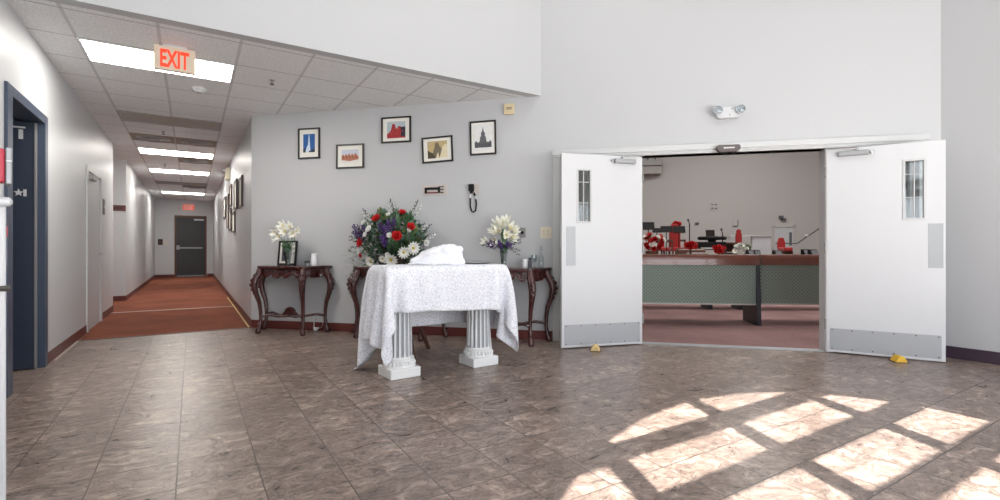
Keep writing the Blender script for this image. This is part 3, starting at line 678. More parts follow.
    # frames on the right hall wall
    fr = [(8.98, 9.6, 1.78, 2.29, 'nearest brown frame on the right hall wall'), (10.05, 10.7, 1.82, 2.36, 'upper brown frame second along the right hall wall'),
          (10.55, 11.3, 1.40, 1.80, 'lowest near brown frame on the right hall wall'), (11.45, 12.0, 1.98, 2.42, 'upper brown frame third along the right hall wall'),
          (11.6, 12.25, 1.48, 1.93, 'lower brown frame farther along the right hall wall'), (12.4, 12.95, 1.55, 2.30, 'tall brown frame deep on the right hall wall'), (13.65, 14.5, 1.84, 2.36, 'farthest brown frame on the right hall wall')]
    for y0, y1, z0, z1, lb in fr:
        w, h = y1-y0, z1-z0
        o = thing('hall_picture', lb, 'picture', (XR, (y0+y1)/2, (z0+z1)/2), RR, 'frames on the right hall wall')
        b = MB(); t = .03
        for a in ((-w/2, w/2, h/2-t, h/2), (-w/2, w/2, -h/2, -h/2+t), (-w/2, -w/2+t, -h/2+t, h/2-t), (w/2-t, w/2, -h/2+t, h/2-t)): b.box(a[0], a[1], -.03, -.001, a[2], a[3])
        b.build('frame', M['frame_brn'], o)
        b = MB(); b.box(-w/2+t, w/2-t, -.014, -.006, -h/2+t, h/2-t); b.build('print', M['paper'], o)
    o = thing('hall_emergency_light', 'pale emergency light high on the right hall wall', 'emergency light', (XR, 12.3, 2.72), RR)
    b = MB(); rbox(b, .3, .26, .09, r=.12); b.build('housing', M['cream'], o, bevel=.01)
    for x in (-.1, .1):
        b = MB(); b.ball((x, -.11, .06), (.05, .045, .05), 12); b.build('lamp_head', M['chrome'], o, smooth=True)
hall()

# ------------------------------------------------------------------ dispenser stand at the far left edge
def dispenser():
    p = at(-5.5, 300, 1.95); p.z = 0
    o = thing('dispenser_stand', 'white floor stand with a red and steel box, cut by the left edge', 'dispenser', p, Rd(14))
    b = MB(); b.box(-.14, .032, -.05, .05, .02, 1.30); b.build('post', M['white'], o, bevel=.008)
    b = MB(); b.box(-.2, .06, -.16, .16, 0, .02); b.build('foot', M['white'], o, bevel=.006)
    b = MB(); b.box(-.14, .027, -.13, -.05, 1.355, 1.485); b.build('red_box', M['redbox'], o, bevel=.006)
    b = MB(); b.box(.029, .046, -.13, -.06, 1.35, 1.49); s = b.build('steel_cover', M['steel'], o, bevel=.004)
    b = MB(); b.box(.03, .046, -.135, -.128, 1.435, 1.441); b.build('latch', M['white'], s)
    b = MB(); b.box(-.1, .02, -.05, .04, 1.30, 1.36); b.build('bracket', M['plate'], o)
    b = MB(); b.tube([(-.12, -.07, 1.285), (.02, -.07, 1.285), (.042, -.07, 1.285), (.05, -.07, 1.285)], [.02, .02, .017, .006], 12); b.build('nozzle', M['white'], o, smooth=True)
    b = MB(); b.tube([(.0, -.055, .945), (.044, -.055, .945)], [.010, .013], 8); b.build('lever', mat('dark_lever', (86, 82, 78), .4, metal=.5), o)
    b = MB(); b.box(.031, .036, -.03, .0, 1.03, 1.19); b.build('side_label', mat('label_slate', (84, 88, 104), .5), o)
    b = MB(); b.box(.031, .037, -.03, .0, 1.15, 1.19); b.build('side_label_top', M['redbox'], o)
dispenser()

# ------------------------------------------------------------------ carved console tables
def cab_leg(b, x, y, ox, oy, h, sc=1):
    """cabriole leg: knee bulges out along (ox, oy), ankle tucks in, claw foot"""
    prof = [(1.0, .0, .030), (.93, .016, .034), (.84, .040, .036), (.74, .052, .033), (.62, .036, .026), (.48, .012, .021), (.34, -.004, .018), (.22, -.006, .017), (.12, .006, .019), (.06, .022, .026), (.02, .030, .026), (0, .030, .02)]
    prof = [(z, o_*1.5 if o_ > .03 else o_, r_*1.25) for z, o_, r_ in prof]
    b.tube([(x+ox*o, y+oy*o, z*h) for z, o, r in prof], [r*sc for z, o, r in prof], 10)
    for z, o, r in ((.90, .05, .024), (.83, .085, .026), (.76, .10, .024), (.69, .09, .02), (.62, .066, .016)):     # acanthus on the knee
        o += .014; b.ball((x+ox*o, y+oy*o, z*h), (r, r, r*1.1), 8)
        for s in (-1, 1): b.ball((x+ox*(o-.014)-oy*s*.024, y+oy*(o-.014)+ox*s*.024, z*h+.012), r*.62, 6)
    for s in (-.7, 0, .7):                                                                                     # toes
        b.ball((x+ox*.048-oy*s*.02, y+oy*.048+ox*s*.02, .022), (.014, .014, .022), 6)
    b.ball((x+ox*.02, y+oy*.02, .085), .02, 8); b.ball((x+ox*.042, y+oy*.042, .11), .013, 6)

def console_parts(o, wid, dep, h):
    hw, fw = wid/2, wid*.325
    def outline(k):
        pts = [(-hw-k, 0)]
        a, c = (-hw-k, -.06), (-fw-k*.5, -dep-k)
        for i in range(9):
            t = i/8; pts.append((a[0]+(c[0]-a[0])*t+.025*sin(2*pi*t), a[1]+(c[1]-a[1])*t))
        for i in range(1, 8):
            t = i/8; pts.append((c[0]+(-2*c[0])*t, -dep-k-.022*sin(pi*t)))
        return pts+[(-x, y) for x, y in pts[:10][::-1]]
    b = MB(); b.prism(outline(.025), h-.028, h); b.prism(outline(.012), h-.04, h-.028); b.build('tabletop', M['mahog'], o, bevel=.005)
    # carved apron following the same outline
    b = MB(); pts = outline(-.03)
    for i in range(len(pts)-1):
        (x0, y0), (x1, y1) = pts[i], pts[i+1]
        L = sqrt((x1-x0)**2+(y1-y0)**2)
        if L < 1e-4: continue
        n = max(2, int(L/.02)); nx, ny = (y1-y0)/L*.012, -(x1-x0)/L*.012
        for j in range(n):
            t0, t1 = j/n, (j+1)/n
            def dz(t):
                q = (x0+(x1-x0)*t)
                return h-.105-.05*abs(sin(q*pi/.155))**1.5-.02*(abs(q) < .05)
            A, B = (x0+(x1-x0)*t0, y0+(y1-y0)*t0), (x0+(x1-x0)*t1, y0+(y1-y0)*t1)
            vs = []
            for (px, py), z in ((A, dz(t0)), (B, dz(t1))):
                vs += [(px-nx, py-ny, z), (px+nx, py+ny, z), (px+nx, py+ny, h-.04), (px-nx, py-ny, h-.04)]
            b.add(vs, [(0, 1, 2, 3), (7, 6, 5, 4), (0, 4, 5, 1), (3, 2, 6, 7), (0, 3, 7, 4), (1, 5, 6, 2)])
    rnd = random.Random(5)
    for i in range(2, len(pts)-3):
        (x0, y0), (x1, y1) = pts[i], pts[i+1]; L = sqrt((x1-x0)**2+(y1-y0)**2)
        for k in range(max(1, int(L/.022))):
            t = rnd.random(); x = x0+(x1-x0)*t; y = y0+(y1-y0)*t
            b.ball((x+(y1-y0)/L*.014*(-1 if y1 > y0 else -1), y-.012, h-.055-rnd.random()*.085), (.011, .009, .013), 6)
    for cx in (-fw*.55, fw*.55):
        for k in range(10):
            a = k*.65; r = .008+.0042*k; b.ball((cx+r*cos(a), -dep+.003, h-.092+r*.7*sin(a)), .0085, 6)
    b.ball((0, -dep-.003, h-.08), (.03, .015, .03), 8)
    ap = b.build('apron', M['mahog'], o)          # relief carving fused with the apron board
    q = ap.modifiers.new('fuse', 'REMESH'); q.mode = 'VOXEL'; q.voxel_size = .0055
    me = bpy.data.meshes.new_from_object(ap.evaluated_get(bpy.context.evaluated_depsgraph_get())); ap.modifiers.clear()
    me.polygons.foreach_set('use_smooth', [True]*len(me.polygons)); me.materials.clear(); me.materials.append(M['mahog']); ap.data = me
    for (x, y, ox, oy) in ((-fw, -dep+.01, -.45, -.9), (fw, -dep+.01, .45, -.9), (-hw+.03, -.075, -1, -.05), (hw-.03, -.075, 1, -.05)):
        b = MB(); cab_leg(b, x, y, ox, oy, h-.04); b.build('leg', M['mahog'], o, smooth=True)
    b = MB(); cy = -dep*.5
    for (x, y) in ((-fw, -dep+.01), (fw, -dep+.01), (-hw+.03, -.075), (hw-.03, -.075)):
        b.tube([(x, y, .215), (x*.72, y+(cy-y)*.28, .235), (x*.4, y+(cy-y)*.62, .21), (0, cy, .215)], [.016, .018, .015, .02], 8)
    b.ball((0, cy, .215), (.05, .04, .022), 10); s = b.build('stretcher', M['mahog'], o, smooth=True)
    b = MB()
    cr = [(-.115, .225), (-.10, .25), (-.075, .262), (-.07, .29), (-.04, .318), (0, .332), (.04, .318), (.07, .29), (.075, .262), (.10, .25), (.115, .225)]
    b.prism(cr, cy-.015, cy+.015, 'y')
    for k in range(14):
        a = pi*k/13; b.ball((.07*cos(a), cy-.018, .24+.065*sin(a)), .012, 6)
    for k in range(7):
        a = pi*k/6; b.ball((.035*cos(a), cy-.02, .24+.035*sin(a)), .011, 6)
    b.build('crest', M['mahog'], s, smooth=True)

CH = .872
ctA = thing('console_table', 'carved dark mahogany console table at left holding a framed photo and white lilies', 'console table', W(.745, .012, 0), RW, 'carved console tables'); console_parts(ctA, .96, .37, CH)
ctB = thing('console_table', 'carved dark mahogany console table beside the left door leaf', 'console table', W(3.645, .012, 0), RW, 'carved console tables'); console_parts(ctB, .99, .40, CH)
ctC = thing('console_table', 'carved dark mahogany console table mostly hidden behind the lace table, under the large bouquet', 'console table', W(2.235, .012, 0), RW, 'carved console tables'); console_parts(ctC, 1.25, .38, CH)

# ------------------------------------------------------------------ columns, board, cloth
def column(loc, rz, label):
    o = thing('pedestal_column', label, 'column', loc, rz, 'white fluted pedestal columns')
    b = MB(); b.box(-.138, .138, -.138, .138, 0, .085); b.build('plinth', M['plaster'], o, bevel=.008)
    b = MB(); b.lathe([(.135, .075), (.142, .088), (.138, .10), (.126, .108), (.122, .125), (.128, .135), (.128, .15), (.118, .16), (.112, .172)], 36)
    bs = b.build('base_moulding', M['plaster'], o, smooth=True, ang=60)
    b = MB()
    for i in range(24):                      # egg ornament round the base
        a = 2*pi*i/24; b.ball((.130*cos(a), .130*sin(a), .118), (.013, .013, .02), 8)
    for i in range(48):
        a = 2*pi*i/48; b.ball((.124*cos(a), .124*sin(a), .155), .0065, 6)
    b.build('base_carving', M['plaster'], bs, smooth=True)
    n = 16; per = 8; prof = []
    b = MB(); vs = []; zs = (.172, .19, .5, .74, .78, .80)
    fl = (0, .85, 1, 1, .6, 0)
    for z, q in zip(zs, fl):
        R = .113-.010*(z-.172)/.63
        for k in range(n*per):
            a = 2*pi*k/(n*per); u = (k % per)/per
            d = .017*sin(pi*min(1, max(0, (u-.18)/.64)))**.7 if .18 < u < .82 else 0
            vs.append(((R-d*q)*cos(a), (R-d*q)*sin(a), z))
    N = n*per; fs = [(i*N+j, i*N+(j+1) % N, (i+1)*N+(j+1) % N, (i+1)*N+j) for i in range(len(zs)-1) for j in range(N)]
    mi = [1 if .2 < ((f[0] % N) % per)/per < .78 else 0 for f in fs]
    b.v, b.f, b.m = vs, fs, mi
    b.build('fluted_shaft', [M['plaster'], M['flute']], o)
    b = MB(); b.lathe([(.100, .80), (.112, .81), (.112, .825), (.104, .83), (.115, .85), (.128, .868), (.13, .88)], 36); b.build('capital', M['plaster'], o, smooth=True)
    b = MB(); b.box(-.14, .14, -.14, .14, .88, .92); b.build('abacus', M['plaster'], o, bevel=.005)
M['flute'] = mat('flute_grey', (168, 172, 176), .7, var=.25, vscale=30)  # darker grey inside the flutes
column((1.525, 4.08, 0), Rd(4), 'white fluted column under the left end of the lace cloth')
column((2.315, 4.08, 0), Rd(3), 'white fluted column under the right end of the lace cloth')
TX0, TX1, TY0, TY1, TZ = 1.345, 2.545, 3.885, 4.425, .942
b = MB(); b.box(TX0+.025, TX1-.025, TY0+.025, TY1-.025, .92, TZ-.004); brd = b.build('table_board', M['walnut'], bevel=.006)
tag(brd, 'flat board resting on the two columns beneath the lace cloth', 'table')

def stool():
    o = thing('wooden_stool', 'brown wooden stool with splayed legs behind the lace table', 'stool', (1.80, 4.93, 0), Rd(-38))
    b = MB(); rbox(b, .44, .44, .03, r=.15); 
    b.v = [(x, z, .46+(-y)) for x, y, z in b.v]; b.build('seat', M['walnut'], o, bevel=.006)
    for sx in (-1, 1):
        for sy in (-1, 1):
            b = MB(); b.tube([(sx*.15, sy*.15, .465), (sx*.285, sy*.285, 0)], [.028, .022], 10); b.build('leg', M['walnut'], o, smooth=True)
    b = MB()
    b.tube([(-.2, -.2, .27), (.2, .2, .27)], .011, 8); b.tube([(-.2, .2, .27), (.2, -.2, .27)], .011, 8); b.build('stretcher', M['walnut'], o, smooth=True)
stool()

def drape():
    """lace cloth settled over the board by a small position-based cloth solve"""
    sp = .034
    ux0, ux1 = TX0-.59, TX1+.60
    uy0, uy1 = TY0-.375, TY1+.56
    nx, ny = int((ux1-ux0)/sp)+1, int((uy1-uy0)/sp)+1
    gx, gy = np.meshgrid(np.linspace(ux0, ux1, nx), np.linspace(uy0, uy1, ny), indexing='ij')
    a = Rd(-1.5); cx, cy = (TX0+TX1)/2, (TY0+TY1)/2
    rx = cx+(gx-cx)*cos(a)-(gy-cy)*sin(a); ry = cy+(gx-cx)*sin(a)+(gy-cy)*cos(a)
    P = np.stack([rx, ry, np.full_like(rx, TZ+.012)], -1).astype(np.float64)
    rng = np.random.RandomState(3); P[..., 2] += rng.rand(nx, ny)*.004
    V = np.zeros_like(P)
    dx, dy = (ux1-ux0)/(nx-1), (uy1-uy0)/(ny-1); dd = sqrt(dx*dx+dy*dy)
    def sl(n, o, k, sh): return slice(o, n-sh, k)
    cons = []
    for par in (0, 1):
        ii = np.arange(par, nx-1, 2); cons.append((ii, None, 1, 0, dx, 1))
        jj = np.arange(par, ny-1, 2); cons.append((None, jj, 0, 1, dy, 1))
        ii = np.arange(par, nx-1, 2); cons.append((ii, np.arange(0, ny-1), 1, 1, dd, .35)); cons.append((ii, np.arange(1, ny), 1, -1, dd, .35))
    for par in (0, 1, 2, 3):
        ii = np.array([i for i in range(nx-2) if i % 4 == par]); cons.append((ii, None, 2, 0, 2*dx, .12))
        jj = np.array([j for j in range(ny-2) if j % 4 == par]); cons.append((None, jj, 0, 2, 2*dy, .12))
    idx = []
    for ii, jj, si, sj, L, k in cons:
        I = np.arange(nx) if ii is None else ii; J = np.arange(ny) if jj is None else jj
        A = np.ix_(I, J); B = np.ix_(I+si, J+sj); idx.append((A, B, L, k))
    m = .006; dt = 1/60
    pin = (rx > TX0+.01) & (rx < TX1-.01) & (ry > TY0+.01) & (ry < TY1-.01); PIN = P[pin].copy(); PIN[:, 2] = TZ+m
    for step in range(420):
        V[..., 2] -= 9.8*dt; V *= .965
        Q = P+V*dt
        for it in range(14):
            for A, B, L, k in idx:
                pa, pb = Q[A], Q[B]; d = pb-pa; l = np.sqrt((d*d).sum(-1, keepdims=True))+1e-9
                c = d*(k*.5*(l-L)/l); Q[A] = pa+c; Q[B] = pb-c
            # board
            x, y, z = Q[..., 0], Q[..., 1], Q[..., 2]
            ins = (x > TX0-m) & (x < TX1+m) & (y > TY0-m) & (y < TY1+m) & (z < TZ+m) & (z > TZ-.10)
            if ins.any():
                pen = np.stack([x-(TX0-m), (TX1+m)-x, y-(TY0-m), (TY1+m)-y, (TZ+m)-z], -1)
                w = pen.argmin(-1)
                Q[..., 0] = np.where(ins & (w == 0), TX0-m, Q[..., 0]); Q[..., 0] = np.where(ins & (w == 1), TX1+m, Q[..., 0])
                Q[..., 1] = np.where(ins & (w == 2), TY0-m, Q[..., 1]); Q[..., 1] = np.where(ins & (w == 3), TY1+m, Q[..., 1])
                Q[..., 2] = np.where(ins & (w == 4), TZ+m, Q[..., 2])
            # columns keep the cloth out
            for ccx, ccy in ((1.525, 4.08), (2.315, 4.08)):
                ex, ey = Q[..., 0]-ccx, Q[..., 1]-ccy; r = np.sqrt(ex*ex+ey*ey)+1e-9
                zz = Q[..., 2]; rad = np.where(zz < .2, .2, .155)
                c = (r < rad) & (zz < .91); f = np.where(c, rad/r, 1)
                Q[..., 0] = ccx+ex*f; Q[..., 1] = ccy+ey*f
            Q[..., 2] = np.maximum(Q[..., 2], .01); Q[pin] = PIN
        V = (Q-P)/dt
        on = (Q[..., 2] > TZ-.02)                       # cloth grips the table top
        V[on, :2] *= .3
        P = Q
    me = bpy.data.meshes.new('lace_tablecloth')
    fs = [(i*ny+j, (i+1)*ny+j, (i+1)*ny+j+1, i*ny+j+1) for i in range(nx-1) for j in range(ny-1)]
    me.from_pydata([tuple(p) for p in P.reshape(-1, 3)], [], fs)
    uvl = me.uv_layers.new(name='UVMap'); fu = np.stack([gx-ux0, gy-uy0], -1).reshape(-1, 2)
    li = np.zeros(len(me.loops), dtype=np.int32); me.loops.foreach_get('vertex_index', li); uvl.data.foreach_set('uv', fu[li].reshape(-1).astype(np.float32))
    me.polygons.foreach_set('use_smooth', [True]*len(me.polygons)); me.materials.append(M['lace'])
    o = bpy.data.objects.new('lace_tablecloth', me); COL.objects.link(o)
    s = o.modifiers.new('sub', 'SUBSURF'); s.levels = s.render_levels = 1
    s = o.modifiers.new('thick', 'SOLIDIFY'); s.thickness = .002; s.offset = 1
    tag(o, 'white lace tablecloth draped over the column table, corners hanging low', 'tablecloth')
drape()

def bundle():
    p = Vector((1.93, 4.20, TZ+.008))
    n, k = 40, 18; b = MB(); vs = []
    rnd = random.Random(2)
    for i in range(k+1):
        t = i/k; ph = t*pi/2
        for j in range(n):
            a = 2*pi*j/n; ca, sa = cos(a), sin(a)
            rx = .215*(1+.10*cos(3*a+.6)+.05*cos(5*a)); ry = .13*(1+.08*sin(2*a))
            q = cos(ph)**.55
            fold = .024*sin(7*a+5*t)+.018*sin(4*a-9*t+1)
            x = (rx+fold)*q*ca+.05*sin(ph)*(1-q)+.025*sin(ph); y = (ry+fold)*q*sa
            top = .185*(1-.30*max(0, -ca*q)**.8+.08*ca*q)
            z = top*sin(ph)**.9+.012*sin(9*x/.1+4*a)*sin(ph)*q
            vs.append((x, y, max(0, z)))
    fs = [(i*n+j, i*n+(j+1) % n, (i+1)*n+(j+1) % n, (i+1)*n+j) for i in range(k) for j in range(n)]
    b.add(vs, fs); o = b.build('folded_cloth', M['linen'], smooth=True, ang=70, loc=p, rz=Rd(-32))
    tag(o, 'heap of bunched white cloth lying on the lace table', 'cloth')
    # turned-over flap with a sharp crease
    b = MB(); n = 10; vs = []
    for i in range(n+1):
        for j in range(n+1):
            u, v = i/n, j/n
            x = -.235+.37*u; y = -.155+.02*sin(5*u)-.05*v*sin(pi*u); z = .006+v*(.035+.10*u)*sin(pi*min(1, u*.75+.05))+.008*sin(8*u+3*v)
            vs.append((x, y+.06*v, max(.002, z)))
    b.add(vs, [(i*(n+1)+j, (i+1)*(n+1)+j, (i+1)*(n+1)+j+1, i*(n+1)+j+1) for i in range(n) for j in range(n)])
    f = b.build('flap', M['linen'], o, smooth=True, ang=80); s = f.modifiers.new('t', 'SOLIDIFY'); s.thickness = .006
    o = thing('serving_tray', 'shallow metal tray lying at the right end of the lace table', 'tray', (2.36, 4.22, TZ+.008), Rd(-20))
    b = MB(); b.lathe([(.05, .0), (.12, .001), (.15, .012), (.158, .013), (.15, .008), (.12, .004)], 32); b.build('dish', M['plate'], o, smooth=True)
    b = MB(); b.lathe([(.147, .0125), (.16, .0155), (.162, .0125), (.15, .010)], 32); b.build('rim', M['chrome'], o, smooth=True)
bundle()

# ------------------------------------------------------------------ flowers
def petal(b, L, w, curl, tip=.5, mtx=None, mi=0, n=5):
    vs = []
    for i in range(n+1):
        t = i/n; wd = w*sin(pi*min(1, .06+t*.94))**(.8 if tip < .5 else .55)*(1-.25*tip*t)
        if i == n: wd = w*.08
        z = curl*(t**1.6)*L
        vs += [(L*t*cos(curl*t*.6), -wd/2, z+wd*.12), (L*t*cos(curl*t*.6), 0, z), (L*t*cos(curl*t*.6), wd/2, z+wd*.12)]
    fs = []
    for i in range(n): q = i*3; fs += [(q, q+3, q+4, q+1), (q+1, q+4, q+5, q+2)]
    b.add(vs, fs, mi, mtx)
Rz = lambda a: Matrix.Rotation(a, 4, 'Z'); Ry = lambda a: Matrix.Rotation(a, 4, 'Y')
def mesh_daisy():
    b = MB()
    for ring, (n, L, el) in enumerate(((13, .052, -.25), (11, .042, -.6))):
        for i in range(n): petal(b, L, .019, .1, .3, Rz(2*pi*i/n+ring*.3) @ Ry(el))
    b.ball((0, 0, .006), (.012, .012, .008), 10, 1); return b.mesh('white_daisy', [M['p_white'], M['p_yellow']], True, 80, False)
def mesh_lily(c):
    b = MB()
    for i in range(6): petal(b, .085, .036, .35, .9, Rz(2*pi*i/6) @ Ry(-.75 if i % 2 else -.6))
    for i in range(5): b.tube([(0, 0, 0), (.012*cos(i*1.256), .012*sin(i*1.256), .05)], .0015, 4, 1)
    return b.mesh('lily', [M[c], M['p_yellow']], True, 80, False)
def mesh_rose(c, nm):
    b = MB()
    for n, L, w, el in ((5, .042, .046, -.35), (5, .038, .042, -.75), (4, .032, .034, -1.1), (3, .026, .024, -1.35)):
        for i in range(n): petal(b, L, w, .3, .1, Rz(2*pi*i/n+n*.7+el) @ Ry(el))
    b.ball((0, 0, .014), (.009, .009, .014), 8); return b.mesh(nm, [M[c]], True, 80, False)
def mesh_spike():
    b = MB(); r = random.Random(4); b.tube([(0, 0, -.05), (0, 0, .11)], .002, 5, 1)
    for i in range(18):
        z = .11*i/18; a = i*2.4; rr = .022*(1-.5*i/18)
        for k in range(3): petal(b, .020, .014, .2, .2, Matrix.Translation((rr*cos(a), rr*sin(a), z)) @ Rz(a+k*2.1) @ Ry(-.6))
    return b.mesh('purple_spike', [M['p_purple'], M['stem']], True, 80, False)
def mesh_sprig(c):
    b = MB(); r = random.Random(9); pts = [(0, 0, 0), (.01, 0, .07), (.0, .012, .14), (.012, .005, .21)]
    b.tube(pts, [.003, .0022, .0016, .001], 5, 1)
    for i in range(12):
        t = .3+.7*i/12; z = .21*t; a = i*2.3; petal(b, .026, .018, .2, .3, Matrix.Translation((.006, .004, z)) @ Rz(a) @ Ry(-.5))
    return b.mesh('blossom_sprig', [M[c], M['stem']], True, 80, False)
def mesh_leaf(mk):
    b = MB(); petal(b, .10, .045, .25, .8); return b.mesh('leaf', [M[mk]], True, 80, False)
def mesh_twig():
    b = MB(); b.tube([(0, 0, 0), (.01, .0, .08), (.03, .01, .16), (.07, .0, .24)], [.0028, .002, .0016, .001], 5)
    for i in range(9):
        t = .35+.65*i/9; b.ball((.07*t*t+.012*cos(i*2), .012*sin(i*2), .24*t), (.008, .008, .01), 6)
    return b.mesh('berry_twig', [mat('berry_dark', (52, 44, 52), .5)], True, 60, False)
FM = dict(daisy=mesh_daisy(), lily=mesh_lily('p_white'), lilyc=mesh_lily('p_cream'), rose=mesh_rose('p_red', 'red_rose'), wrose=mesh_rose('p_white', 'white_rose'), spike=mesh_spike(), sprig=mesh_sprig('p_white'), twig=mesh_twig(), l1=mesh_leaf('leaf'), l2=mesh_leaf('leaf2'), l3=mesh_leaf('leaf3'))
FN = dict(daisy='white_daisy', lily='white_lily', lilyc='cream_lily', rose='red_rose', wrose='white_rose', spike='purple_blossom', sprig='white_sprig', twig='dark_twig')
def put(parent, kind, pos, d, sc=1, spin=0):
    o = bpy.data.objects.new(FN[kind], FM[kind]); COL.objects.link(o); o.parent = parent; o.location = pos
    q = Vector(d).normalized().to_track_quat('Z', 'Y'); o.rotation_mode = 'QUATERNION'
    from mathutils import Quaternion
    o.rotation_quaternion = q @ Quaternion((0, 0, 1), spin); o.scale = (sc,)*3; return o
def leafmass(parent, spots, name, seed):
    """one foliage mesh from many leaves: (pos, direction, kind, size)"""
    b = MB(); mats = [M['leaf'], M['leaf2'], M['leaf3']]
    for pos, d, k, s in spots:
        q = Vector(d).normalized().to_track_quat('X', 'Z'); petal(b, .10*s, .045*s, .25, .8, Matrix.Translation(pos) @ q.to_matrix().to_4x4(), k)
    return b.build(name, mats, parent, smooth=True, ang=80, fix=False)

def bouquet():
    # sits on the console behind the lace table; local x along the wall, -y to the lobby
    base = W(2.20, .21, CH)
    o = thing('flower_arrangement', 'large bouquet of red roses, purple spikes and white blooms behind the lace table', 'flowers', base, RW)
    b = MB(); b.lathe([(.11, 0), (.16, .03), (.19, .10), (.20, .14), (.185, .14), (.16, .10)], 24)
    bk = b.build('basket', mat('basket_brown', (74, 66, 60), .8, bump=.6, bscale=120), o, smooth=True)
    rnd = random.Random(21); cx, cz = .0, .38; A, B, Cc = .44, .20, .33
    def surf(px, py, k=1.0):
        # photo position -> point on the front of the bouquet dome
        x = (px-389)*.0126; z = (262-py)*.0123+.02
        u = min(1, ((x-cx)/A)**2+((z-cz*.8)/(Cc*1.25))**2)
        y = -B*sqrt(max(0, 1-u))*k-.02
        return Vector((x, y, z)), Vector((x*1.2, -.42, (z-.25)*1.2))
    sp = []
    for i in range(640):
        a = rnd.uniform(0, 2*pi); r = sqrt(rnd.random())*1.0
        x = A*.92*r*cos(a); z = .34+.30*r*sin(a); y = -B*sqrt(max(0, 1-r*r))*rnd.uniform(.1, 1)+rnd.uniform(-.02, .10)
        d = (x*1.5+rnd.uniform(-.5, .5), -.4+rnd.uniform(-.4, .6), (z-.2)+rnd.uniform(-.5, .5))
        sp.append(((x, y, z), d, rnd.choice((0, 0, 0, 1, 1, 2)), rnd.uniform(.8, 1.4)))
    for i in range(70):                      # greenery spilling over at lower left
        x = rnd.uniform(-.52, -.22); z = rnd.uniform(-.02, .2); sp.append(((x, -.10+rnd.uniform(-.1, .08), z), (-.6+rnd.uniform(-.5, .5), -.6, rnd.uniform(-.6, .4)), rnd.choice((0, 2)), .6))
    leafmass(o, sp, 'foliage', 1)
    b = MB()
    for i in range(40):
        a = rnd.uniform(0, 2*pi); b.tube([(.05*cos(a), .05*sin(a), .08), (.2*cos(a), .1*sin(a)-.05, .25+.2*rnd.random())], .003, 5)
    b.build('stems', M['stem'], o)
    for px, py, s in ((382, 217.5, 1.35), (366, 240, 1.35), (403, 234, 1.4), (404, 211, 1.0), (414, 225, 1.15), (364, 252, .8)): p, d = surf(px, py, 1.15); put(o, 'rose', p+Vector((0, -.03, 0)), d, s*1.35, rnd.random()*6)
    for px, py, s in ((376, 257.5, 1.3), (397, 256, 1.35), (409, 249, 1.2), (417, 245, 1.3), (389, 255, .8)): p, d = surf(px, py, 1.2); put(o, 'daisy', p+Vector((0, -.03, 0)), d, s*1.35, rnd.random()*6)
    for px, py, s in ((375, 227, 1.0), (371, 232, .8), (394, 251, .7), (425, 240, .8), (396, 233, .7), (361, 249, .8), (413, 228, .6), (366, 220, .75), (392, 213, .6)): p, d = surf(px, py, 1.1); put(o, 'wrose', p+Vector((0, -.03, 0)), d, s*1.5, rnd.random()*6)
    for px, py, s in ((360, 231, 1.1), (370, 231, 1.0), (363, 236, 1), (391, 234, 1.1), (394, 228, 1.1), (390, 243, 1.1), (386, 229, .9), (398, 223, .8), (357, 235, .9)): p, d = surf(px, py, 1.0); put(o, 'spike', p-d.normalized()*.02, d+Vector((0, 0, .4)), s*1.3, rnd.random()*6)
    for px, py, dx in ((362, 216, -.5), (367, 220, -.4), (372, 221, -.3), (394, 210, .1), (390, 212, 0), (411, 209, .5), (415, 212, .6), (428, 238, .9), (358, 262, -1), (353, 264, -1), (356, 268, -1.2), (368, 224, -.5), (421, 229, .8)): p, d = surf(px, py, .6); p -= Vector((dx, -.2, .8)).normalized()*.12; put(o, 'sprig', p, (dx, -.2, .8 if py < 255 else -.1), 1.2, rnd.random()*6)
    for px, py, dx, dz in ((356, 236, -1, .2), (355, 240, -1, -.1), (359, 228, -.8, .6), (414, 205, .8, .8), (425, 228, 1, .35), (392, 205, .1, 1), (358, 244, -1, -.3), (364, 212, -.6, .6)): p, d = surf(px, py, .4); p -= Vector((dx, 0, dz)).normalized()*.10; put(o, 'twig', p, (dx, -.15, dz), .95, rnd.random()*6)
bouquet()

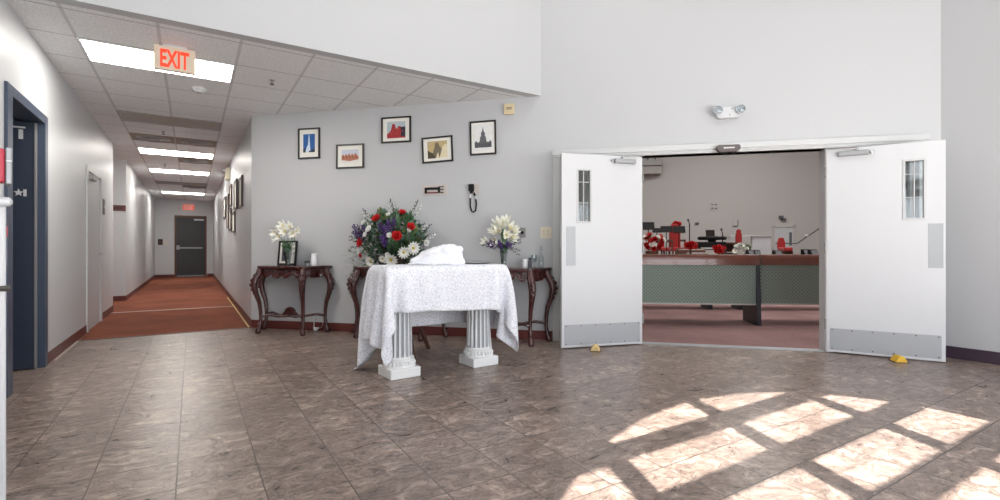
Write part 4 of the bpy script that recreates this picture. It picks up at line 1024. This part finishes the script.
def vase_glass(o):
    b = MB(); b.lathe([(.032, .0), (.036, .01), (.028, .03), (.034, .09), (.045, .17), (.050, .20), (.046, .20), (.03, .09), (.024, .03)], 20)
    b.build('vase', M['glass'], o, smooth=True)
    b = MB(); b.lathe([(.0245, .03), (.029, .085), (.034, .12)], 14); b.build('water', M['pane'], o, smooth=True)
def lilies_left():
    o = thing('lily_vase', 'glass vase of white blooms on the left console table', 'flower vase', W(.715, .20, CH), RW)
    vase_glass(o); rnd = random.Random(8)
    b = MB()
    for i in range(10):
        a = i*.63; b.tube([(.012*cos(a+2), .012*sin(a+2), .02), (.02*cos(a), .02*sin(a), .2), (.10*cos(a), .06*sin(a), .36)], .003, 5)
    b.build('stems', M['leaf'], o)
    sp = [((.03*cos(i), .03*sin(i)-.02, .17+.012*(i % 9)), (cos(i*1.3), sin(i*1.3)-.3, .7), 0 if i % 3 else 1, .8) for i in range(26)]
    leafmass(o, sp, 'foliage', 2)
    for x, y, z, s in ((-.11, -.06, .40, 1.0), (-.04, -.10, .42, 1.1), (.03, -.09, .43, 1.15), (.09, -.07, .41, 1.0), (-.07, -.05, .47, 1.05), (.0, -.05, .49, 1.1), (.06, -.05, .48, 1.05), (.12, -.04, .44, .8), (-.01, -.12, .38, .9)):
        put(o, 'lily' if x > -.05 else 'wrose', (x*1.4, y-.01, z*1.06-.02), (x*3.2, -.55, (z-.40)*3), s*1.25, rnd.random()*6)
    put(o, 'lily', (-.15, -.05, .33), (-.9, -.5, -.1), .7); put(o, 'lily', (.13, -.06, .38), (.9, -.5, .1), .6)
    for x, z in ((.13, .33), (.10, .27), (.14, .22)): put(o, 'twig', (x*.5, -.03, z-.08), (.9, -.3, .5), .5)
lilies_left()
def lilies_right():
    o = thing('lily_vase', 'glass vase of cream lilies and purple sprays at right console table', 'flower vase', W(3.62, .22, CH), RW)
    vase_glass(o); rnd = random.Random(18)
    b = MB()
    for i in range(10):
        a = i*.63; b.tube([(.012*cos(a+2), .012*sin(a+2), .02), (.02*cos(a), .02*sin(a), .2), (.10*cos(a), .06*sin(a), .33)], .003, 5)
    b.build('stems', M['leaf'], o)
    sp = [((.03*cos(i), .03*sin(i)-.02, .18+.008*(i % 9)), (cos(i*1.3)*.7, sin(i*1.3)-.3, .7), 0 if i % 3 else 1, .8) for i in range(20)]
    sp += [((.02, -.07, .30), (.1, -.25, 1), 0, 1.7), ((.0, -.06, .30), (-.2, -.25, 1), 0, 1.5), ((.03, -.05, .29), (.4, -.25, 1), 0, 1.5)]
    leafmass(o, sp, 'foliage', 3)
    for x, y, z, s, dx, dz in ((-.06, -.07, .44, 1.15, -.5, .5), (.02, -.08, .50, 1.2, .1, .8), (.08, -.06, .48, 1.1, .6, .6), (-.03, -.06, .53, 1.1, -.3, 1), (.10, -.06, .40, 1.0, .8, .1), (-.05, -.09, .36, 1.0, -.4, -.1), (-.19, -.04, .35, .95, -1, .2), (.13, -.05, .45, .9, .9, .4), (.05, -.04, .55, 1, .2, 1), (-.02, -.09, .45, 1.0, -.2, .4), (.05, -.10, .42, .95, .3, .1), (-.07, -.05, .49, .9, -.5, .7)):
        put(o, 'lilyc', (x*.88, y, z-.045), (dx, -.6, dz), s*1.4, rnd.random()*6)
    for x, z in ((-.10, .30), (-.06, .28), (-.02, .29), (-.08, .25), (.06, .28), (.09, .26), (.0, .25), (-.12, .26)): put(o, 'spike', (x, -.09, z-.03), (x*3, -.6, .5), .75, rnd.random()*6)
    for dx, dz in ((1, .25), (1, 0), (.9, .5), (.8, -.2), (-.9, -.1), (-1, .15)): put(o, 'twig', (.04*dx, -.07, .24), (dx, -.2, dz), .85, rnd.random()*6)
lilies_right()

def tabletop_items():
    o = thing('photo_frame', 'standing dark photo frame behind the left vase', 'photo frame', W(.60, .07, CH), RW)
    b = MB(); w, h, t = .28, .33, .024
    tilt = Matrix.Rotation(Rd(-7), 4, 'X')
    for a in ((-w/2, w/2, h-t, h), (-w/2, w/2, 0, t), (-w/2, -w/2+t, t, h-t), (w/2-t, w/2, t, h-t)): b.box(a[0], a[1], -.012, .006, a[2], a[3], 0, tilt)
    b.build('frame', M['frame_blk'], o)
    b = MB(); b.box(-w/2+t, w/2-t, -.004, .002, t, h-t, 0, tilt); b.build('photo', M['paper'], o)
    b = MB(); b.box(-w*.3, -w*.1, -.0055, -.004, t+.03, h-.06, 0, tilt); b.build('photo_figure', M['ink'], o)
    b = MB(); b.box(-.02, .02, .004, .008, .02, .2, 0, Matrix.Rotation(Rd(16), 4, 'X')); b.build('easel_back', M['frame_blk'], o)
    def cup(label, s, off, prof, m, name, cat, wick=False, mi=None):
        o = thing(name, label, cat, W(s, off, CH), RW); b = MB(); b.lathe(prof, 20); b.build('body', M[m], o, smooth=True)
        if wick:
            b = MB(); b.tube([(0, 0, prof[-1][1]-.004), (.001, 0, prof[-1][1]+.012)], .0015, 5); b.build('wick', M['black'], o)
        return o
    cup('white ceramic jar standing on the left console table', 1.085, .17, [(.045, 0), (.050, .006), (.050, .03), (.043, .09), (.038, .125), (.042, .155), (.036, .158), (.034, .13)], 'wax', 'ceramic_jar', 'jar')
    o = cup('little clear glass votive beside the white jar', .985, .18, [(.028, 0), (.034, .05), (.036, .055), (.031, .05), (.026, .01)], 'glass', 'glass_votive', 'votive')
    b = MB(); b.lathe([(.022, .004), (.024, .03)], 14); b.build('wax', M['wax'], o); b = MB(); b.lathe([(.036, .053), (.037, .06), (.03, .06)], 14); b.build('rim', M['black'], o)
    cup('short white candle on the right console table', 3.865, .17, [(.03, 0), (.032, .004), (.032, .10), (.026, .104), (.01, .10)], 'wax', 'pillar_candle', 'candle', True)
    o = cup('small dark bottle next to the short white candle', 3.925, .16, [(.022, 0), (.024, .01), (.024, .07), (.014, .085), (.014, .10)], 'ink', 'small_bottle', 'bottle')
    b = MB(); b.lathe([(.016, .098), (.016, .115)], 12); b.build('cap', M['black'], o)
    cup('stemmed clear glass on the right console table', 3.975, .19, [(.034, 0), (.03, .004), (.006, .01), (.006, .05), (.03, .075), (.037, .12), (.034, .15), (.031, .15), (.034, .12), (.026, .078)], 'glass', 'stem_glass', 'glass')
    o = cup('tall clear glass bottle at the right console end', 4.05, .13, [(.03, 0), (.033, .01), (.033, .12), (.014, .16), (.013, .20), (.017, .21), (.017, .22), (.009, .22)], 'glass', 'glass_bottle', 'bottle')
    b = MB(); b.lathe([(.009, .215), (.012, .235), (.015, .25), (.004, .258)], 12); b.build('stopper', M['glass'], o, smooth=True)
    o = thing('power_cord', 'white cord with a small plug hanging under the left console', 'cord', W(.96, .03, 0), RW)
    b = MB(); b.tube([(.03, 0, .245), (.031, -.005, .12), (.03, -.01, .04), (.05, -.03, .02), (.1, -.035, .014)], .006, 8); b.build('cable', M['white'], o, smooth=True)
    b = MB(); b.prism([(.045, .05), (.12, .055), (.105, .02), (.07, .002), (.055, .012)], -.055, -.02, 'y'); b.build('plug', M['white'], o, bevel=.004)
    b = MB(); b.tube([(.10, -.035, .03), (.15, -.03, .05), (.17, -.02, .1), (.165, -.005, .15)], .004, 6); b.build('lead', M['taupe'], o)
tabletop_items()

# ------------------------------------------------------------------ sanctuary furniture seen through the doorway
SR = Rd(-37)
def pew(px0, px1, d0, d1, label, ends):
    a, c = at(px0, 254, d0), at(px1, 254, d1); v = (c-a); v.z = 0; L = v.length; rz = math.atan2(v.y, v.x)
    o = thing('church_pew', label, 'pew', (a.x, a.y, 0), rz, 'upholstered pews')
    b = MB(); b.box(0, L, -.03, .03, .30, .88); b.build('backrest', M['pew'], o, bevel=.008)
    b = MB(); b.prism([(-.055, .87), (.05, .87), (.06, .93), (.05, .985), (.01, 1.01), (-.04, 1.0), (-.06, .96), (-.05, .91)], 0, L, 'x'); b.prism([(-.06, .86), (.05, .86), (.05, .885), (-.06, .885)], 0, L, 'x'); b.build('top_rail', M['pewwood'], o, smooth=True, ang=50)
    b = MB(); b.box(0, L, .02, .48, .36, .46); b.build('seat', M['pew'], o, bevel=.02)
    b = MB(); b.box(0, L, -.033, -.028, .288, .305); b.box(0, L, -.02, .03, .285, .30); b.build('lower_rail', M['taupe'], o)
    for t in ends:
        b = MB(); b.prism([(-.10, 0), (-.045, .85), (.03, .95), (.06, .5), (.46, .46), (.48, 0)], t*L-.025, t*L+.025, 'x'); b.build('end_panel', M['pewdark'], o, bevel=.006)
pew(560, 758, 7.35, 7.03, 'long grey green pew left of the dark pew end, nearest the doorway', (.0, .995))
pew(760.5, 930, 7.12, 6.90, 'grey blue pew right of the dark pew end', (1,))
def pew2():
    a, c = at(560, 254, 9.0), at(900, 254, 8.5); v = c-a; v.z = 0; L = v.length
    o = thing('church_pew', 'second row pew whose dark legs show under the front pew', 'pew', (a.x, a.y, 0), math.atan2(v.y, v.x), 'upholstered pews')
    b = MB(); b.box(0, L, -.03, .03, .33, .9); b.build('backrest', M['pew'], o); b = MB(); b.box(0, L, .02, .46, .36, .45); b.build('seat', M['pew'], o)
    for t in (.1, .455, .55, .95):
        b = MB(); b.box(t*L-.04, t*L+.04, -.02, .4, 0, .36); b.build('leg', M['pewdark'], o)
pew2()

ST = .62
def stage():
    b = MB(); b.box(2.0, 15.9, 9.3, 15.79, 0, ST); struct(b.build('floor_stage', M['stage'], loc=WO, rz=RW))
    b = MB(); b.box(2.0, 15.9, 9.27, 9.3, 0, ST+.03); struct(b.build('trim_stage', M['walnut'], loc=WO, rz=RW))
stage()
D = 15.0
def foot(px, d, z=ST): p = at(px, 250, d); p.z = z; return p
def zat(py, d): return HC-(py-YH)*d/FPX
def music_stand(px, w, y0, y1, d, label):
    o = thing('music_stand', label, 'music stand', foot(px, d), SR, 'black music stands')
    zc, hh = (zat(y0, d)+zat(y1, d))/2-ST, (zat(y0, d)-zat(y1, d))/2
    ww = w*d/FPX/2
    b = MB(); b.box(-ww, ww, -.01, .01, -hh, hh, 0, Matrix.Translation((0, 0, zc)) @ Matrix.Rotation(Rd(-18), 4, 'X')); b.build('desk', M['black'], o)
    b = MB(); b.box(-ww, ww, -.05, 0, -.012, .0, 0, Matrix.Translation((0, .06, zc-hh))); b.build('ledge', M['black'], o)
    b = MB(); b.tube([(0, .02, .02), (0, .02, zc)], .014, 8); b.build('pole', M['black'], o)
    for k in range(3):
        a = k*2.094+.5; b = MB(); b.tube([(0, .02, .12), (.25*cos(a), .02+.25*sin(a), .01)], .01, 6); b.build('leg', M['black'], o)
music_stand(648.5, 11.5, 222, 229.6, D, 'black music stand at the left edge of the doorway view')
music_stand(657, 9, 228, 232.2, D+.9, 'small lower black music stand, second from left')
music_stand(666.5, 11.5, 226, 232, D+.1, 'black music stand left of the tall red chair')
music_stand(679, 12, 226, 232.8, D-.6, 'black music stand in front of the tall red chair')
def red_chair(px, w, ytop, d, label, rz=0, base=ST, arms=True):
    o = thing('pulpit_chair', label, 'chair', foot(px, d, base), SR+rz, 'high-backed red chairs')
    h = zat(ytop, d)-base; ww = w*d/FPX/2
    b = MB(); pts = [(-ww, .45), (ww, .45), (ww, h*.82), (ww*.9, h*.86), (ww*.72, h*.9), (ww*.7, h*.97), (ww*.35, h), (-ww*.35, h), (-ww*.7, h*.97), (-ww*.72, h*.9), (-ww*.9, h*.86), (-ww, h*.82)]
    b.prism(pts, .16, .24, 'y'); b.build('backrest', M['red'], o, bevel=.02)
    b = MB(); b.box(-ww*1.05, ww*1.05, -.28, .2, .38, .5); b.build('seat', M['red'], o, bevel=.03)
    for s in (-1, 1):
        if not arms:
            MB().box(s*ww-.022, s*ww+.022, -.24, .2, 0, .39).build('leg', M['stage'], o); continue
        b = MB(); b.box(s*ww*1.1-.03, s*ww*1.1+.03, -.25, .2, .68, .74); b.box(s*ww*1.1-.02, s*ww*1.1+.02, -.24, -.19, .4, .68); b.build('armrest', M['stage'], o, bevel=.01)
        for y in (-.24, .18):
            b = MB(); b.box(s*ww-.025, s*ww+.025, y-.025, y+.025, 0, .39); b.build('leg', M['stage'], o)
red_chair(676.5, 11, 223.5, D+.2, 'tall red chair behind the music stands')
red_chair(662.5, 8, 234, D+1.7, 'low red chair left of the tall red chair', Rd(10))
red_chair(742, 6.2, 229, D+.6, 'slim red high-backed chair beside the pale flower pot', Rd(8), ST, False)
red_chair(784.3, 7.5, 237.5, D-.3, 'red chair standing in front of the far white door', 0, ST, False)
def flowerpot(px, py0, d, r, label, kinds, n, base=None, pot='walnut', sc=1.6):
    zb = ST if base is None else base
    o = thing('flower_pot', label, 'flowers', foot(px, d, zb), SR); rnd = random.Random(px)
    h = zat(py0, d)-zb
    b = MB(); b.lathe([(r*.35, 0), (r*.5, .02), (r*.62, h*.35), (r*.66, h*.45), (r*.55, h*.45)], 16); b.build('pot', M[pot], o, smooth=True)
    leafmass(o, [((r*.6*rnd.uniform(-1, 1), r*.5*rnd.uniform(-1, .3), h*rnd.uniform(.42, .9)), (rnd.uniform(-1, 1), -.5, rnd.uniform(-.2, 1)), i % 3, 1.3) for i in range(40)], 'foliage', 0)
    for i in range(n):
        a = rnd.uniform(0, 2*pi); q = sqrt(rnd.random()); put(o, kinds[i % len(kinds)], (r*q*cos(a), -r*.5, h*.72+h*.26*q*sin(a)), (cos(a)*q, -1, .4+sin(a)*q), sc, rnd.random()*6)
flowerpot(652, 233, D-1.5, .27, 'big pot of red flowers at the left of the stage', ('rose', 'rose', 'rose', 'wrose'), 24, pot='stage', sc=2.2)
def flowerball(px, py, d, r, label):
    z = zat(py, d)
    o = thing('red_bouquet', label, 'flowers', foot(px, d, ST), SR)
    b = MB(); b.lathe([(.16, 0), (.03, .03), (.03, z-ST-r*.5), (.1, z-ST-r*.3)], 14); b.build('stand', M['walnut'], o, smooth=True)
    rnd = random.Random(int(px))
    for i in range(16):
        a = rnd.uniform(0, 2*pi); q = sqrt(rnd.random()); put(o, 'rose', (r*q*cos(a), -.05-.05*(1-q), z-ST+r*.55*q*sin(a)), (cos(a)*q, -1, .4+sin(a)*q), 1.9, rnd.random()*6)
flowerball(690.5, 245.8, D-2.1, .12, 'small red bouquet in front of the keyboard')
flowerball(718.5, 249, D-2.0, .11, 'small red bouquet left of the microphone stand')
flowerball(676, 224.2, D+1.0, .10, 'red flowers topping the tall red chair')
flowerpot(739.5, 244, D-1.0, .17, 'pale peach and white flower pot on the stage', ('wrose', 'daisy', 'wrose'), 16, pot='p_peach', sc=1.8)
flowerpot(747.5, 245.5, D-.6, .1, 'small white flower pot by the low white wall', ('daisy', 'wrose'), 9, pot='ink', sc=1.3)
def mic(px, ytop, d, label):
    o = thing('microphone_stand', label, 'microphone stand', foot(px, d), SR, 'microphone stands'); h = zat(ytop, d)-ST
    b = MB(); b.lathe([(.15, 0), (.15, .02), (.02, .03)], 20); b.build('base', M['black'], o)
    b = MB(); b.tube([(0, 0, .02), (0, 0, h-.12)], .016, 8); b.build('pole', M['black'], o)
    b = MB(); b.tube([(0, 0, h-.12), (-.05, -.06, h-.02)], .014, 8); b.ball((-.06, -.07, h), .04, 10); b.build('microphone', M['ink'], o, smooth=True)
mic(689.5, 220, D+.3, 'microphone stand right of the tall red chair'); mic(722.5, 229.5, D-.3, 'microphone stand right of the black piano')
def piano():
    o = thing('keyboard_piano', 'black stage piano with an oval top', 'piano', foot(712, D+.2), SR); k = D/FPX
    z = lambda py: zat(py, D+.2)-ST
    b = MB(); b.lathe([(.40, z(240)), (.43, z(239)), (.43, z(237.3)), (.38, z(236.5))], 28); b.v = [(x*1.0, y*.55, w) for x, y, w in b.v]; b.build('oval_top', M['black'], o, smooth=True)
    b = MB(); b.box(-.48, .30, -.34, .1, z(250), z(242)); b.build('keyboard_case', M['black'], o, bevel=.02)
    b = MB(); b.box(-.44, .26, -.36, -.33, z(249), z(247.5)); b.build('keys', M['white'], o)
    for x in (-.4, .22):
        for y in (-.25, .05):
            b = MB(); b.box(x-.03, x+.03, y-.03, y+.03, 0, z(249.5)); b.build('leg', M['black'], o)
    b = MB(); b.tube([(0, 0, z(243)), (0, 0, z(239.5))], .12, 12); b.build('pedestal', M['black'], o)
    l = thing('laptop', 'open dark laptop standing on the oval piano top', 'laptop', foot(712, D+.2, zat(236.5, D+.2)), SR+Rd(8))
    b = MB(); b.box(-.14, .14, -.1, .1, 0, .012); b.build('keyboard_deck', M['black'], l)
    b = MB(); b.box(-.14, .14, -.006, .006, 0, .2, 0, Matrix.Translation((0, .1, .01)) @ Matrix.Rotation(Rd(-10), 4, 'X')); b.build('screen', mat('dark_screen', (40, 30, 30), .3), l)
    o = thing('electric_organ', 'brown organ with pale keys in front of the tall red chair', 'organ', foot(692, D-1.4), SR)
    z2 = lambda py: zat(py, D-1.4)-ST
    b = MB(); b.box(-.38, .36, -.25, .2, 0, z2(253.5)); b.box(-.38, .36, -.02, .2, z2(253.5), z2(248.5)); b.build('case', M['stage'], o, bevel=.01)
    b = MB(); b.box(-.16, .32, -.24, -.03, z2(253.5), z2(252.6)); b.build('keys', M['white'], o)
    b = MB(); b.box(-.36, .34, -.03, .02, z2(250), z2(249.2)); b.build('stop_rail', M['taupe'], o)
    o = thing('stage_cabinet', 'dark open cabinet right of the microphone stand', 'cabinet', foot(731, D+.5), SR); h = zat(242.5, D+.5)-ST
    b = MB(); b.box(-.25, .25, .15, .2, 0, h); b.box(-.25, -.21, -.2, .2, 0, h); b.box(.21, .25, -.2, .2, 0, h); b.box(-.25, .25, -.2, .2, h-.05, h); b.build('carcass', M['stage'], o)
    b = MB(); b.box(-.21, .21, -.18, .15, h*.5, h*.5+.03); b.build('shelf', M['taupe'], o); b = MB(); b.box(.21, .255, -.21, -.2, 0, h); b.build('edge_strip', M['taupe'], o)
piano()
def speaker(px, w, ytop, d, label):
    o = thing('monitor_speaker', label, 'speaker', foot(px, d), SR, 'black floor monitors'); h = zat(ytop, d)-ST; ww = w*d/FPX/2
    b = MB(); b.prism([(-.16, 0), (.16, 0), (.16, h), (.02, h), (-.16, h*.45)], -ww, ww, 'x'); b.build('cabinet', M['black'], o, bevel=.015)
    b = MB(); b.prism([(-.165, .02), (-.165, h*.43), (.0, h*.95), (.01, h*.9), (-.155, h*.4), (-.155, .02)], -ww*.85, ww*.85, 'x'); b.build('grille', M['ink'], o)
speaker(750.8, 5.5, 250, D-1.6, 'black monitor right of the pale flower pot'); speaker(757.4, 6, 250, D-1.4, 'black monitor at the foot of the low white wall')
speaker(778, 6.5, 250.3, D-1.6, 'black monitor left of the red chair by the door'); speaker(806.5, 6, 249.2, D-1.0, 'black monitor under the handrail'); speaker(814, 7, 249.4, D-1.6, 'rightmost black monitor beside the door jamb')

def far_wall_things():
    FW = 15.8
    def fw(px):                                        # far wall: s for a photo column
        dr = FWD+RGT*((px-500)/FPX); t = ((WO+Vector((S2, S2, 0))*FW)).dot(Vector((S2, S2, 0)))/dr.dot(Vector((S2, S2, 0)))
        p = dr*t; return (p-WO).dot(Vector((S2, -S2, 0))), t
    def place(name, label, cat, px, py):
        s, t = fw(px); o = thing(name, label, cat, W(s, -FW, zat(py, t)), RW); return o, t/FPX
    o = struct(bpy.data.objects.new('door_6', None)); COL.objects.link(o); s, t = fw(783.5); o.location = W(s, -FW, ST); o.rotation_euler.z = RW; k = t/FPX
    tag(o, 'pale door with a narrow dark pane in the far sanctuary wall', 'door')
    h = zat(225.5, t)-ST; w = 21*k/2
    b = MB(); b.box(-w, -w+.08, -.05, 0, 0, h); b.box(w-.08, w, -.05, 0, 0, h); b.box(-w, w, -.05, 0, h-.08, h); struct(b.build('frame', M['sanct'], o))
    b = MB(); b.box(-w+.08, w-.08, -.02, 0, 0, h-.08); struct(b.build('panel', M['hall'], o))
    b = MB(); b.box(w*.48, w*.70, -.03, -.018, h*.42, h*.8); struct(b.build('pane', M['ink'], o))
    o, k = place('wall_speaker', 'tiny dark bracket speaker above the far white door', 'wall speaker', 782, 218.3)
    b = MB(); b.box(-.12, .02, -.14, 0, .0, .1); b.box(-.02, .12, -.1, 0, -.1, 0); b.build('body', M['ink'], o); b = MB(); b.tube([(-.1, -.05, .05), (.1, -.05, -.08)], .015, 6); b.build('bracket', M['black'], o)
    o, k = place('vent_cover', 'small pale cover with dark louvres high on the sanctuary wall', 'vent', 714, 206.5)
    b = MB(); b.box(-.16, .16, -.02, 0, -.14, .14); b.build('cover', M['sanct'], o); b = MB()
    for z in (-.09, .07): b.box(-.11, -.02, -.04, -.02, z, z+.035); b.box(.03, .11, -.04, -.02, z-.02, z+.03)
    b.build('louvre', M['ink'], o)
    o, k = place('wall_panel_box', 'pale panel box with a dark edge on the sanctuary wall', 'wall box', 735.5, 223)
    b = MB(); b.box(-.11, .09, -.03, 0, -.13, .13); b.build('cover', M['sanct'], o); b = MB(); b.box(.07, .1, -.045, -.03, -.13, .13); b.box(-.1, .1, -.045, -.03, -.135, -.115); b.build('edge', M['ink'], o)
    o, k = place('wall_fitting', 'little grey round fitting on the sanctuary wall', 'wall fitting', 697, 223.3)
    b = MB(); b.ball((0, -.04, 0), (.08, .04, .06), 10); b.build('cap', M['plate'], o); b = MB(); b.box(-.03, .03, -.1, -.06, -.02, .02); b.build('nub', M['ink'], o)
    o, k = place('hanging_unit', 'grey boxy unit hung high at the left of the sanctuary wall', 'speaker', 650, 168)
    b = MB(); b.box(-.5, .46, -.5, 0, .03, .26); b.build('upper_box', M['plate'], o, bevel=.01); b = MB(); b.box(-.5, .43, -.42, 0, -.3, .02); b.build('lower_box', M['dull_panel'], o, bevel=.01)
    b = MB(); b.tube([(-.1, -.2, .26), (-.1, -.05, .45)], .02, 6); b.tube([(.2, -.2, .26), (.2, -.05, .45)], .02, 6); b.build('bracket', M['black'], o)
    # low white wall with a cap and the ramp handrail
    a, c = at(752.5, 250, 17.6), at(771, 250, 17.6); v = c-a; v.z = 0
    o = thing('low_wall', 'low white stage wall with a flat cap left of the far door', 'low wall', (a.x, a.y, ST), math.atan2(v.y, v.x)); h = zat(236.5, 17.6)-ST
    b = MB(); b.box(0, v.length, 0, .12, 0, h); b.build('panel', M['hall'], o); b = MB(); b.box(-.85, v.length+.02, -.04, .2, h, h+.05); b.build('cap', M['white'], o)
    b = MB(); b.box(-.85, -.78, .05, .12, 0, h); b.build('post', M['white'], o)
    d = 16.6; pts = [at(775.5, 243.3, d), at(797, 243.5, d), at(817, 230, d-.4), at(830, 221.5, d-.6)]
    o = thing('handrail', 'dark handrail rising to the right beside the far door', 'handrail', (pts[1].x, pts[1].y, ST), 0)
    P = [p-Vector((pts[1].x, pts[1].y, ST)) for p in pts]
    b = MB(); b.tube(P, .022, 8); b.build('rail', M['ink'], o)
    for q in (P[0], P[1], P[2], P[3]):
        b = MB(); b.tube([(q.x, q.y, 0), (q.x, q.y, q.z)], .008, 6); b.build('post', M['taupe'], o)
    q = (P[1]+P[2])/2; b = MB(); b.ball((q.x, q.y, q.z+.04), (.1, .06, .05), 8); b.build('bracket', M['taupe'], o)
far_wall_things()

# ------------------------------------------------------------------ added fill panels, sun, sky and camera
def fill_panel(name, label, loc, rz, sx, sy, m, power, col, group):  # unseen glowing panel with an area light, added as fill
    o = thing(name, label, 'ceiling light', loc, rz, group)
    b = MB(); 
    for a in ((-sx, sx, -sy, -sy+.04), (-sx, sx, sy-.04, sy), (-sx, -sx+.04, -sy, sy), (sx-.04, sx, -sy, sy)): b.box(*a, -.03, 0)
    b.build('frame', M['white'], o)
    b = MB(); b.box(-sx+.04, sx-.04, -sy+.04, sy-.04, -.02, 0); b.build('diffuser', m, o)
    if power:
        l = bpy.data.lights.new(name+'_glow', 'AREA'); l.shape = 'RECTANGLE'; l.size = 2*sx-.1; l.size_y = 2*sy-.1; l.energy = power; l.color = col
        lo = bpy.data.objects.new('glow', l); COL.objects.link(lo); lo.parent = o; lo.location = (0, 0, -.04)
LP = [(.2, .2), (2.6, .2), (5.0, .2), (.6, 3.2), (3.0, 3.2), (5.2, -1.2)]
for i, (x, y) in enumerate(LP):
    fill_panel('lobby_fill_panel', 'added white square fill panel in the high lobby ceiling, out of view', (x, y, HT), 0, .6, .6, M['lobby_fill'], 9, (1, .99, .97), 'added lobby fill panels')  # added to brighten the closed lobby
for i, (s, y) in enumerate(((4, 4), (7, 1.8), (9.5, 4), (13, 8), (5, 9.5), (9.5, 11.5))):
    p = W(s, -y, 6.6)
    fill_panel('sanctuary_fill_panel', 'added square fill panel in the sanctuary ceiling, out of view', p, RW, .7, .7, M['sanct_fill'], 125, (1, .985, .97), 'added sanctuary fill panels')  # added to brighten the sanctuary walls and carpet

sun = bpy.data.lights.new('sun', 'SUN'); sun.energy = 23; sun.angle = Rd(.35); sun.color = (1, .95, .90)
so = bpy.data.objects.new('sun', sun); COL.objects.link(so); so.rotation_mode = 'QUATERNION'
so.rotation_quaternion = Vector((.42, 1, -1)).to_track_quat('-Z', 'Y')
w = bpy.data.worlds.new('sky'); SC.world = w; w.use_nodes = True
wn = w.node_tree.nodes; wl = w.node_tree.links
wt = wn.new('ShaderNodeTexCoord'); ws = wn.new('ShaderNodeSeparateXYZ'); wl.new(wt.outputs['Generated'], ws.inputs[0])
wr = wn.new('ShaderNodeMapRange'); wr.inputs[1].default_value = -.05; wr.inputs[2].default_value = .05; wl.new(ws.outputs['Z'], wr.inputs[0])
wm = wn.new('ShaderNodeMix'); wm.data_type = 'RGBA'; wm.inputs[6].default_value = (7.9, 7.8, 7.7, 1); wm.inputs[7].default_value = (4.1, 4.25, 4.6, 1); wl.new(wr.outputs[0], wm.inputs[0])
wl.new(wm.outputs[2], wn['Background'].inputs[0]); wn['Background'].inputs[1].default_value = 1.0
for nm, x, y, z, sx, sz in (('glazing_portal', 2.7, YF-.2, 1.1, 7.4, 2.2), ('arch_portal', 1.27, YF-.2, 3.4, 4, 2.2)):
    l = bpy.data.lights.new(nm, 'AREA'); l.shape = 'RECTANGLE'; l.size = sx; l.size_y = sz; l.cycles.is_portal = True
    lo = bpy.data.objects.new(nm, l); COL.objects.link(lo); lo.location = (x, y, z); lo.rotation_euler = (Rd(90), 0, 0)
cam = bpy.data.cameras.new('camera'); co = bpy.data.objects.new('camera', cam); COL.objects.link(co); SC.camera = co
cam.sensor_width = 36; cam.lens = FPX*36/1000; cam.shift_y = (YH-250)/1000; cam.clip_start = .05
co.location = (0, 0, HC); co.rotation_euler = (Rd(90), 0, -YAW)

SC.view_settings.view_transform = 'Standard'; SC.view_settings.look = 'None'; SC.view_settings.gamma = 1
SC.view_settings.use_curve_mapping = False; SC.view_settings.exposure = .17
try:
    SC.cycles.use_denoising = True; SC.cycles.denoiser = 'OPENIMAGEDENOISE'; SC.cycles.max_bounces = 8; SC.cycles.diffuse_bounces = 5
    SC.cycles.sample_clamp_indirect = 6; SC.cycles.caustics_reflective = False; SC.cycles.caustics_refractive = False
except Exception: pass
